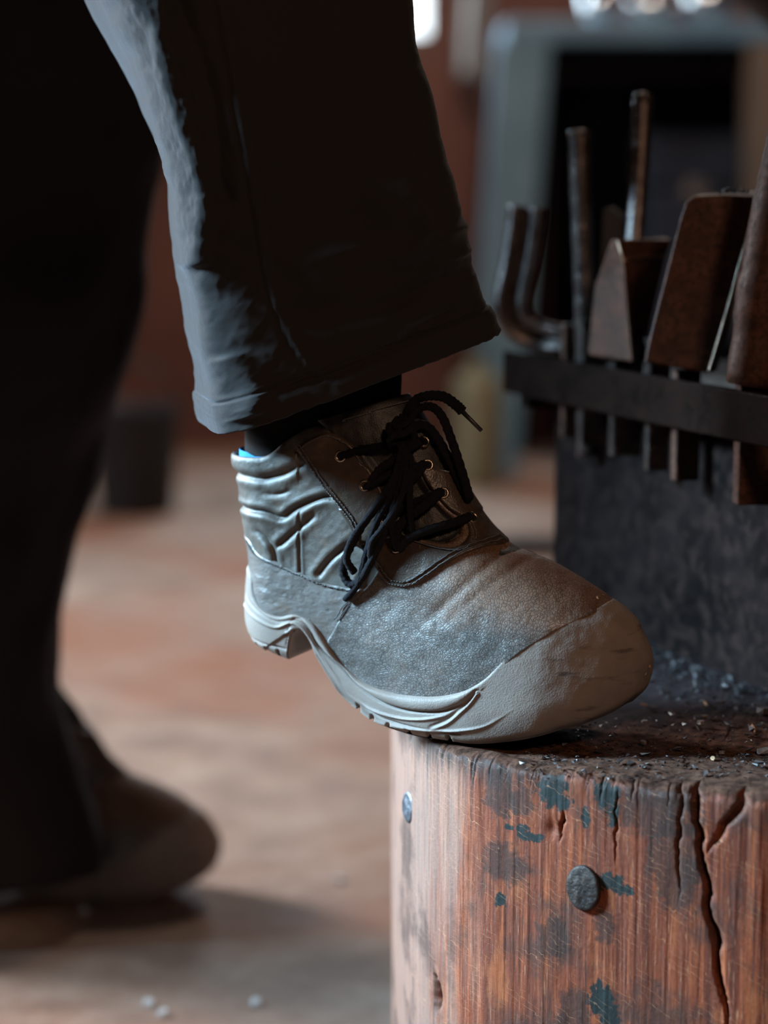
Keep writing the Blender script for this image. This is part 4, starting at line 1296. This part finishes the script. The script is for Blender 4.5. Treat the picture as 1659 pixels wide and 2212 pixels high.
# body: slightly tapered block with dented faces
def stand_body():
    nf, nz = 60, 50
    ring_f = []
    cr = .012
    per = [(0, 0), (FL, 0), (FL, -.26), (0, -.26)]
    pts = []
    for i in range(4):
        a, b = np.array(per[i]), np.array(per[(i + 1) % 4])
        for t_ in np.linspace(0, 1, nf, endpoint=False): pts.append(a + (b - a) * t_)
    pts = np.array(pts)
    ctr = np.array([FL / 2, -.13])
    V = []
    zs_ = np.concatenate([[STUMP_H - .004], np.linspace(STUMP_H + .002, .588, nz), [.594, .598]])
    for k, z_ in enumerate(zs_):
        ins = .004 if k == len(zs_) - 1 else (.001 if k == len(zs_) - 2 else 0)
        for p in pts:
            d = p - ctr
            q = p - np.sign(d) * np.minimum(np.abs(d), ins)
            # rounded corners
            w = .0035 * float(fbm(np.array(p[0] * 12), np.array(p[1] * 12 + 5), np.array(z_ * 10), 3, 77))
            ax = 1 if abs(abs(d[1]) - .13) < 1e-6 else 0
            q = q.copy(); q[ax] += np.sign(d[ax]) * w
            V.append(fpt(q[0], q[1], z_))
    n = len(pts)
    F = [tuple(r) for r in grid_faces(len(zs_), n)]
    F.append(tuple((len(zs_) - 1) * n + k for k in range(n)))
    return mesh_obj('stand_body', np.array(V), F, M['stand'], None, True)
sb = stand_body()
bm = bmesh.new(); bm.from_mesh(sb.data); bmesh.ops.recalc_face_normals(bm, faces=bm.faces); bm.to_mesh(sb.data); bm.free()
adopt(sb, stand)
# rail: flat bar stood off the face, with a return at its far end and stand-off spacers
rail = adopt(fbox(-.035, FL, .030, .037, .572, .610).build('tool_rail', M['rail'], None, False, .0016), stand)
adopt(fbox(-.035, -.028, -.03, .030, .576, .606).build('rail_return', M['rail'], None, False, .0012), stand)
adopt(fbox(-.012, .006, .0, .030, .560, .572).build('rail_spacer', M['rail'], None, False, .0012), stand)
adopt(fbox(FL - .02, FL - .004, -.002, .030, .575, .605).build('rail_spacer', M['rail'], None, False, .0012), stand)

# ------------------------------------------------------------------ blacksmith tools in the rail
def shank(f, w, z0, z1, mat, parent, d=.016, n0=.008):
    o = fbox(f - w / 2, f + w / 2, n0, n0 + d, z0, z1).build('shank', mat, None, False, .0012)
    return adopt(o, parent)
def gapY(x):
    '''depth at which the gap behind the rail lies for a column of the photograph'''
    return (FA[0] + FN[0] * .018 - FD[0] / FD[1] * (FA[1] + FN[1] * .018)) / ((x - 829.5) / FPX * 1.0 - FD[0] / FD[1])
def hang(x, w, d, z0, z1, mat, root, bev=.0015):
    Y = gapY(x); p = at(x, 900, Y)
    return adopt(MB().box((p[0], p[1], (z0 + z1) / 2), (w, d, z1 - z0), Euler((0, 0, .12)).to_matrix()).build('shank', mat, None, False, bev), root)
def face_f(px, Y):
    """distance along the stand's face of the point at depth Y"""
    return (FA[1] - Y) / (-FD[1])
def poly_tool(name, label, quads, mat, cat='tool', bevel=.0015, group='blacksmith tools in the rail', edge=None):
    """solid between a near outline and a far outline (lists of 3-D points of equal length)"""
    near, far = quads
    n = len(near)
    c = np.mean(near + far, axis=0); zb = min(p[2] for p in near)
    root = empty(name, (c[0], c[1], zb))
    tag(root, label, cat, group)
    fs = [tuple(range(n)), tuple(range(2 * n - 1, n - 1, -1))] + [(i, (i + 1) % n, n + (i + 1) % n, n + i) for i in range(n)]
    o = adopt(MB().add(near + far, fs).build('head', mat, None, False, bevel, 3), root)
    return root

# broad wedge: big head leaning to the right, bright worn edge
def px(l, Y): return [at(x, y, Y) for x, y in l]
t5 = poly_tool('wedge_tool', 'tallest broad rusty brown wedge leaning in the rail, crumbs on top',
               (px([(1392, 782), (1405, 722), (1470, 470), (1482, 436), (1500, 424), (1560, 421), (1634, 424), (1625, 470), (1580, 640), (1545, 760), (1531, 806)], 1.640),
                px([(1412, 780), (1420, 722), (1478, 470), (1490, 434), (1510, 420), (1570, 417), (1645, 420), (1636, 470), (1592, 640), (1560, 760), (1548, 804)], 1.700)), M['tool'])
e5 = MB().tube(spline([at(x, y, 1.6395) for x, y in [(1633, 427), (1624, 470), (1579, 640), (1544, 760), (1530, 805)]], 6), .0011, 6).build('worn_edge', M['bright'], None, True)
adopt(e5, t5); e5['label'] = 'bright worn edge'
hang(1482, .020, .014, .528, .616, M['tool'], t5)
cm = MB()
for k in range(26):
    c = Vector(at(random.uniform(1555, 1630), 417 - abs(random.gauss(0, 5)), random.uniform(1.65, 1.69)))
    r_ = random.uniform(.0012, .0032)
    vs = [c + Vector((random.uniform(-1, 1), random.uniform(-1, 1), random.uniform(-.8, .8))) * r_ for _ in range(5)]
    cm.add(vs, [(0, 1, 2), (0, 2, 3), (0, 3, 1), (1, 3, 4), (1, 4, 2), (2, 4, 3)])
o = adopt(cm.build('crumbs', M['crumb']), t5); o['kind'] = 'stuff'

# small wedge with a worn bright crown: ridge towards the camera, cool left face, warm right face
def ridge_tool():
    Yn, Yf, Yr = 1.735, 1.80, 1.775
    top_l, top_m, top_r = at(1318, 519, 1.7415), at(1332, 517, Yn), at(1452, 518, Yr)
    band_m, band_r = at(1345, 560, Yn - .001), at(1440, 552, Yr)
    bl, bmid, br = at(1268, 766, Yf - .02), at(1366, 782, Yn), at(1386, 784, Yr)
    ml = at(1288, 620, 1.7635)
    tback, bback = at(1440, 512, Yf - .004), at(1340, 772, Yf - .004)
    root = empty('hot_cut_wedge', tuple(np.mean([bl, bmid, br, bback], 0)))
    tag(root, 'short steel wedge with bright worn crown in front of the tall rod', 'tool', 'blacksmith tools in the rail')
    V = [top_l, top_m, top_r, band_m, band_r, bl, bmid, br, ml, tback, bback]
    F = [(0, 3, 1), (0, 8, 3), (8, 6, 3), (8, 5, 6), (3, 6, 7, 4), (0, 1, 2, 9), (4, 7, 10, 9, 2), (5, 8, 0, 9, 10), (5, 10, 7, 6), (1, 3, 4, 2)]
    h = adopt(MB().add(V, F).build('head', M['tool'], None, False, .0016, 3), root)
    cw = MB().tube(spline([at(1346, 562, Yn - .0015), at(1385, 556, Yn + .012), at(1420, 553, Yn + .026), at(1440, 553, Yr - .001)], 5), .0012, 6).build('worn_edge', M['bright'], None, True)
    adopt(cw, root)
    e = MB().tube([at(1334, 519, Yn - .001), at(1346, 562, Yn - .0015), at(1366, 780, Yn - .001)], .0007, 6).build('worn_edge', M['bright'], None, True)
    adopt(e, root)
    hang(1352, .026, .014, .536, .616, M['toolgrey'], root)
ridge_tool()

def rod_tool(name, label, pix, Y0, Y1, r, mat, capr=None):
    P = [at(x, y, Y0 + (Y1 - Y0) * i / (len(pix) - 1)) for i, (x, y) in enumerate(pix)]
    root = empty(name, tuple(P[-1]))
    tag(root, label, 'tool', 'blacksmith tools in the rail')
    Q = resample(np.array(P), .006)
    rr = [r * (1 + .05 * float(vnoise(np.array(i * .8), np.array(r * 900), np.array(0.), 3))) for i in range(len(Q))]
    adopt(MB().tube(Q, rr, 20).build('rod', mat, None, True), root)
    if capr:
        d = (Vector(P[0]) - Vector(P[1])).normalized().to_track_quat('Z', 'Y').to_matrix()
        adopt(MB().lathe(Vector(P[0]), [(capr * .95, -.003), (capr, -.001), (capr, .001), (capr * .9, .0022), (capr * .4, .0028)], 24, d).build('struck_head', mat, None, True), root)
    return root
rod_tool('punch_rod', 'upright round punch with a mushroomed flat head', [(1251, 288), (1256, 480), (1262, 640), (1266, 800), (1268, 985)], 1.855, 1.850, .0088, M['toolgrey'], .0098)
rod_tool('tall_steel_rod', 'tallest shiny round rod rising behind the short wedge', [(1389, 212), (1382, 360), (1372, 510), (1360, 700), (1352, 900)], 1.880, 1.805, .0083, M['toolgrey'], .0088)
poly_tool('square_drift', 'low black square drift between the two rods', (px([(1282, 780), (1296, 560), (1302, 452), (1318, 448), (1345, 470), (1345, 780)], 1.85), px([(1292, 778), (1306, 560), (1312, 452), (1328, 446), (1356, 468), (1356, 778)], 1.89)), M['black'])

# bent fullering bar at the far end: a grooved bar that curves down into the rail
def bent_bar():
    P = spline([at(x, y, Y) for x, y, Y in [(1138, 446, 1.93), (1132, 500, 1.93), (1121, 570, 1.93), (1108, 630, 1.93), (1106, 670, 1.93), (1125, 705, 1.93), (1170, 725, 1.925), (1225, 735, 1.91)]], 8)
    root = empty('bent_bar_tool', tuple(P[-1]))
    tag(root, 'thick bent grooved bar hooked over the far end of the rail', 'tool', 'blacksmith tools in the rail')
    # C-shaped channel section swept along the bar
    sec = [(-.0150, .004), (-.0145, -.006), (-.011, -.010), (-.006, -.009), (-.003, -.001), (.001, -.002), (.004, -.010), (.010, -.012), (.0145, -.008), (.015, .004), (.010, .010), (-.010, .010)]
    vs, fs = [], []
    n = len(sec)
    for i, p in enumerate(P):
        tn = P[min(i + 1, len(P) - 1)] - P[max(i - 1, 0)]; tn /= np.linalg.norm(tn)
        side = np.cross(tn, np.array([0, 1, 0])); side /= np.linalg.norm(side)
        if np.dot(side, np.array([1, 0, 0])) < 0 and tn[2] < -.5: side = -side
        side = np.array([-tn[2], 0, tn[0]]); side /= np.linalg.norm(side)
        dep = np.cross(side, tn)
        dep = dep if dep[1] > 0 else -dep
        k = 1.0 - .25 * max(0, (i - len(P) * .6) / (len(P) * .4))
        for a, b in sec: vs.append(p + side * a * k * 1.15 + dep * b * k * 1.15)
    for i in range(len(P) - 1):
        for k in range(n): fs.append((i * n + k, i * n + (k + 1) % n, (i + 1) * n + (k + 1) % n, (i + 1) * n + k))
    fs += [tuple(range(n)), tuple((len(P) - 1) * n + k for k in range(n))]
    adopt(MB().add(vs, fs).build('bar', M['toolgrey'], None, True, .001), root)
    hang(1232, .016, .012, .540, .640, M['tool'], root)
bent_bar()
# round-backed tool at the right edge
def round_tool():
    Y = 1.575
    root = empty('fuller_tool', tuple(at(1640, 825, Y)))
    tag(root, 'round-backed rusty fuller at the right edge, beside the tallest wedge', 'tool', 'blacksmith tools in the rail')
    P = resample(np.array([at(1622, 832, Y), at(1634, 760, Y), at(1650, 640, Y), at(1672, 500, Y), at(1700, 340, Y), at(1715, 240, Y)]), .008)
    rr = np.interp(np.linspace(0, 1, len(P)), [0, .3, .7, 1], [.0185, .0200, .0190, .0150]) * (1 + .03 * RNG.normal(size=len(P)))
    adopt(MB().tube(P, list(rr), 28).build('head', M['tool'], None, True), root)
    hang(1640, .034, .016, .524, .616, M['tool'], root)
round_tool()
# two more drifts, seen mostly under the rail
for x, w, z0, z1, lab in ((1280, .022, .538, .640, 'narrow flat drift hanging in the rail beside the punch'), (1420, .018, .530, .632, 'dark flat drift hanging in the rail between the two wedges')):
    Y = gapY(x); p = at(x, 900, Y)
    r_ = empty('flat_drift', (p[0], p[1], z0))
    tag(r_, lab, 'tool', 'blacksmith tools in the rail')
    rm = Euler((0, 0, .12)).to_matrix()
    adopt(MB().box((p[0], p[1], (z0 + z1) / 2), (w, .012, z1 - z0), rm).build('blade', M['toolgrey'], None, False, .0012), r_)
    adopt(MB().box((p[0], p[1], z1 + .003), (w + .003, .015, .006), rm).build('struck_head', M['toolgrey'], None, False, .001), r_)

# ------------------------------------------------------------------ chips, flakes and crumbs on the stump
def lump(name, label, p, size, mat, cat, group, kind='flake', seed=0):
    rs = random.Random(seed)
    n = rs.randint(5, 7)
    ang = rs.uniform(0, 6.28)
    vs = []
    for lay in (0, 1):
        for k in range(n):
            a = 2 * math.pi * k / n
            x = math.cos(a) * size[0] * rs.uniform(.7, 1.1); y = math.sin(a) * size[1] * rs.uniform(.7, 1.1)
            z = lay * size[2] + x * .15
            vs.append((x * math.cos(ang) - y * math.sin(ang), x * math.sin(ang) + y * math.cos(ang), z))
    fs = [tuple(range(n - 1, -1, -1)), tuple(range(n, 2 * n))] + [(k, (k + 1) % n, n + (k + 1) % n, n + k) for k in range(n)]
    o = MB().add(vs, fs).build(name, mat, None, False)
    o.location = p
    o.rotation_euler = (rs.uniform(-.12, .12), rs.uniform(-.12, .12), 0)
    tag(o, label, cat, group)
    return o
def on_top(x, y):
    d = ray(x, y)
    k = (STUMP_H - .0012 - CAM_H) / d[2]
    return np.array([0, 0, CAM_H]) + d * k
CH = [((1391, 1523), (.0045, .0009, .0008), 'chip', 'thin pale splinter on the stump just right of the toe'), ((1523, 1521), (.0032, .0012, .0012), 'chip', 'short pale wood chip near the sooty patch of the stump'),
      ((1627, 1574), (.0065, .0010, .0010), 'chip', 'long pale curved splinter at the right edge of the stump'), ((1514, 1564), (.0042, .0026, .0024), 'flake', 'pale grey angular flake among the crumbs on the stump'),
      ((1392, 1560), (.0028, .0016, .0014), 'flake', 'grey flake close beside the boot toe'), ((1390, 1606), (.0028, .0022, .0018), 'flake', 'small bright crumb on the stump below the toe'),
      ((1522, 1548), (.0036, .0022, .0010), 'flake', 'thin brownish flake lying behind the pale grey flake'), ((1556, 1518), (.0046, .0024, .0014), 'crumb', 'dark flat flake at the rim of the sooty patch'),
      ((1650, 1540), (.0075, .0050, .0040), 'crumb', 'largest dark grey flake at the right edge'), ((1540, 1640), (.0028, .0016, .0012), 'chip', 'small tan chip near the rounded stump rim'),
      ((1452, 1541), (.0050, .0022, .0010), 'crumb', 'flat dark sliver right of the boot toe'), ((1560, 1628), (.0030, .0022, .0018), 'flake', 'pale crumb beside the small tan chip'),
      ((1655, 1625), (.0070, .0040, .0030), 'flake', 'broad grey flake on the stump at the photo edge')]
for k, ((x, y), sz, mt, lab) in enumerate(CH):
    nm = {'chip': 'wood_chip', 'flake': 'scale_flake', 'crumb': 'charcoal_flake'}[mt]
    lump(nm, lab, on_top(x, y), sz, M[mt], {'chip': 'chip', 'flake': 'flake', 'crumb': 'flake'}[mt], 'debris on the stump', mt, k + 3)
def crumbs(name, label, n, area, mat, smin, smax, seed):
    rs = random.Random(seed)
    mb = MB()
    for k in range(n):
        x, y = area(rs)
        r_ = rs.uniform(smin, smax) * (1 if rs.random() < .9 else 1.8)
        c = Vector((x, y, STUMP_H - .0022 + r_ * .35))
        vs = [c + Vector((rs.uniform(-1, 1), rs.uniform(-1, 1), rs.uniform(-.5, .6))) * r_ for _ in range(5)]
        mb.add(vs, [(0, 1, 2), (0, 2, 3), (0, 3, 1), (1, 3, 4), (1, 4, 2), (2, 4, 3)])
    o = mb.build(name, mat)
    tag(o, label, 'debris', None, 'stuff')
    return o
def area_front(rs):
    while True:
        x, y = rs.uniform(.09, .36), 1.345 + abs(rs.gauss(0, .10))
        if y > 1.345 + max(0, .21 - x) * .35 and (x - .156) * FD[1] - (y - 1.94) * FD[0] < 0 or rs.random() < .02: return x, y
def area_soot(rs):
    f = rs.uniform(.05, FL); n_ = abs(rs.gauss(0, .035)) + .002
    p = FA + FD * f + FN * n_
    return p[0], p[1]
crumbs('dirt_crumbs', 'loose dirt crumbs and scale scattered over the stump top', 2600, area_front, M['crumb'], .0006, .0026, 4)
crumbs('coal_grit', 'blue-black coal grit banked along the foot of the steel stand', 1100, area_soot, M['black'], .0008, .0030, 5)
crumbs('bright_scale', 'bright specks of forge scale on the stump top', 110, area_front, M['flake'], .0006, .0017, 6)

# ------------------------------------------------------------------ the far end of the workshop
BY = 5.55                                       # front of the bench
bench = empty('workbench', (1.15, BY + .3, 0))
tag(bench, 'long blue-grey workbench against the back wall', 'workbench')
bx0 = at(1092, 70, BY)[0]
ztop, zap, zlow = at(1100, 42, BY)[2], at(1100, 92, BY)[2], at(1100, 150, BY)[2]
adopt(MB().box(((bx0 + 2.4) / 2, BY + .3, (ztop + zap) / 2), (2.4 - bx0, .6, ztop - zap)).build('bench_top', M['bench'], None, False, .008), bench)
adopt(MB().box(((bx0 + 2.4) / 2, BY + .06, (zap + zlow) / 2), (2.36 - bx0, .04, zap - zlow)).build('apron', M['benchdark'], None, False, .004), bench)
adopt(MB().box(((bx0 + 2.4) / 2 + .06, BY + .55, zlow / 2 + .02), (2.2 - bx0, .03, zlow - .04)).build('shade_panel', M['benchdark'], None, False, .004), bench)  # dark sheet added to stand for the shade under the bench
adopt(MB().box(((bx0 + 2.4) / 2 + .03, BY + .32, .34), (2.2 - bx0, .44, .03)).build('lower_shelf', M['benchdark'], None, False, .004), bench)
def leg(pa, pb, wx, wy, mat):
    vs = []
    for p in (pa, pb):
        for dx, dy in ((-1, -1), (1, -1), (1, 1), (-1, 1)): vs.append((p[0] + dx * wx / 2, p[1] + dy * wy / 2, p[2]))
    return adopt(MB().add(vs, [(3, 2, 1, 0), (4, 5, 6, 7), (0, 1, 5, 4), (1, 2, 6, 5), (2, 3, 7, 6), (3, 0, 4, 7)]).build('leg', mat, None, False, .006), bench)
leg((at(1062, 1000, BY)[0], BY + .05, 0), (at(1132, 150, BY)[0], BY + .05, zap), .135, .10, M['post'])
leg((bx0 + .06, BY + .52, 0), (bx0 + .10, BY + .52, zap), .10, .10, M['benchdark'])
leg((at(1650, 1000, BY)[0] + .02, BY + .05, 0), (at(1650, 150, BY)[0] + .02, BY + .05, zap), .12, .10, M['tan'])
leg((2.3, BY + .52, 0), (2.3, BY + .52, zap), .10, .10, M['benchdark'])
# dark blue box on the shelf under the bench
tb = empty('tool_chest', (at(1490, 400, BY)[0], BY + .3, .355))
tag(tb, 'dark blue metal chest on the shelf under the bench', 'chest')
c0, c1 = at(1405, 300, BY + .15)[0], at(1600, 300, BY + .15)[0]
z1 = at(1490, 285, BY + .15)[2]
adopt(MB().box(((c0 + c1) / 2, BY + .30, .355 + (z1 - .355) * .36), (c1 - c0, .30, (z1 - .355) * .72)).build('chest_body', M['blue'], None, False, .006), tb)
adopt(MB().box(((c0 + c1) / 2, BY + .30, .355 + (z1 - .355) * .87), (c1 - c0 + .012, .31, (z1 - .355) * .25)).build('lid', M['blue'], None, False, .010), tb)
adopt(MB().box(((c0 + c1) / 2, BY + .14, .355 + (z1 - .355) * .72), (.05, .012, .05)).build('hasp', M['shiny'], None, False, .003), tb)
# things lying on the bench, catching the daylight
def bowl(x, r, h, lab, nm='metal_dish'):
    p = at(x, 40, BY + .12)
    o = MB().lathe((p[0], p[1], ztop), [(r * .55, 0), (r * .8, h * .35), (r, h), (r * .95, h), (r * .74, h * .42), (r * .4, .012)], 32).build(nm, M['shiny'], None, True)
    tag(o, lab, 'dish', 'bright metal things on the bench')
bowl(1295, .050, .075, 'bright metal dish at the left of the bench top')
bowl(1405, .070, .060, 'wide bright metal dish in the middle of the bench top')
bowl(1530, .070, .085, 'bright metal dish at the right of the bench top')
# pale rag hanging from a nail on the back wall
rg = empty('hanging_rag', (at(1030, 0, 6.1)[0], 6.15, at(1030, 170, 6.1)[2]))
tag(rg, 'pale grey rag hanging on the back wall left of the bench', 'rag')
x0, x1 = at(1002, 0, 6.12)[0], at(1062, 0, 6.12)[0]
zt_, zb_ = 1.75, at(1030, 178, 6.12)[2]
vs = []
nn, mm_ = 24, 30
for i in range(nn):
    for j in range(mm_):
        a, b = i / (nn - 1), j / (mm_ - 1)
        w_ = .35 + .65 * min(1, b * 2.2)
        vs.append(((x0 + x1) / 2 + (a - .5) * (x1 - x0) * w_ + .01 * math.sin(b * 5), 6.13 + .022 * math.sin(a * 14 + b) - .02 * b, zt_ + (zb_ - zt_) * b + .02 * math.sin(a * 5) * b))
o = mesh_obj('cloth', np.array(vs), grid_faces(nn, mm_, False), M['cloth'])
o.modifiers.new('thickness', 'SOLIDIFY').thickness = .003
adopt(o, rg)
adopt(MB().tube([((x0 + x1) / 2, 6.20, zt_ - .01), ((x0 + x1) / 2, 6.10, zt_ + .005)], .004, 8).build('nail', M['black'], None, True), rg)
# bucket far back on the left, behind the standing leg
bk = empty('bucket', (at(300, 1085, 4.95)[0], 4.95, 0))
tag(bk, 'dark rusty bucket on the floor behind the standing leg', 'bucket')
bxx = at(295, 1085, 4.95)[0]
adopt(MB().lathe((bxx, 4.95, 0), [(.085, 0), (.088, .01), (.105, .24), (.110, .245), (.110, .255), (.101, .255), (.096, .22), (.08, .02)], 40).build('pail', M['black'], None, True), bk)
adopt(MB().tube([(bxx + .108 * math.cos(t_), 4.95 - .03 * math.sin(t_), .25 + .10 * math.sin(t_)) for t_ in np.linspace(0, math.pi, 20)], .004, 8).build('handle', M['black'], None, True), bk)
# iron bar lying on the floor beyond the stump
pb_ = at(1100, 1200, 4.35)
bar = MB().box((pb_[0] + .35, 4.35, .02), (.9, .05, .04), Euler((0, 0, -.05)).to_matrix()).build('iron_bar', M['black'], None, False, .004)
tag(bar, 'black iron bar lying on the floor beyond the boot', 'bar')
# olive can beside the bench leg
oc = empty('oil_can', (at(1040, 1000, 5.45)[0], 5.40, 0))
tag(oc, 'tall olive can standing at the foot of the bench', 'can')
ox = at(1030, 1000, 5.40)[0]
adopt(MB().lathe((ox, 5.40, 0), [(.060, 0), (.062, .01), (.062, .25), (.055, .275), (.02, .30), (.018, .33)], 32).build('can_body', M['olive'], None, True), oc)
adopt(MB().lathe((ox, 5.40, .33), [(.021, 0), (.021, .022), (.012, .026)], 20).build('cap', M['black'], None, True), oc)
# black angle brace of the hoist, cutting the top right corner
hp = empty('hoist_frame', (.78, 2.55, 0))
tag(hp, 'black steel brace crossing the top right corner of the photo', 'hoist')
adopt(MB().box((.78, 2.55, .9), (.07, .07, 1.8)).build('upright', M['black'], None, False, .004), hp)
p0, p1 = at(1540, -30, 2.5), at(1700, 91, 2.52)
d_ = (p1 - p0) / np.linalg.norm(p1 - p0)
adopt(MB().tube([p0 - d_ * .35 + np.array([.030, 0, .040]), p1 + d_ * .30 + np.array([.030, 0, .040])], .05, 20).build('brace', M['black'], None, True), hp)
# scraps glinting on the floor
for k, (x, y, lab) in enumerate([(183, 1972, 'bright metal scrap on the floor in front of the dark boot'), (322, 2172, 'larger bright scrap on the floor at the bottom edge'), (352, 2195, 'bright scrap touching the bottom edge of the photo'),
                                 (553, 2172, 'lone bright scrap on the floor left of the stump foot'), (735, 1905, 'faint pale scrap on the lit floor beside the stump')]):
    d = ray(x, y); kk = -CAM_H / d[2]
    p = np.array([0, 0, CAM_H]) + d * kk
    lump('metal_scrap', lab, (p[0], p[1], .001), (.006, .0045, .004), M['scrap'], 'scrap', 'scraps on the floor', 'flake', 40 + k)
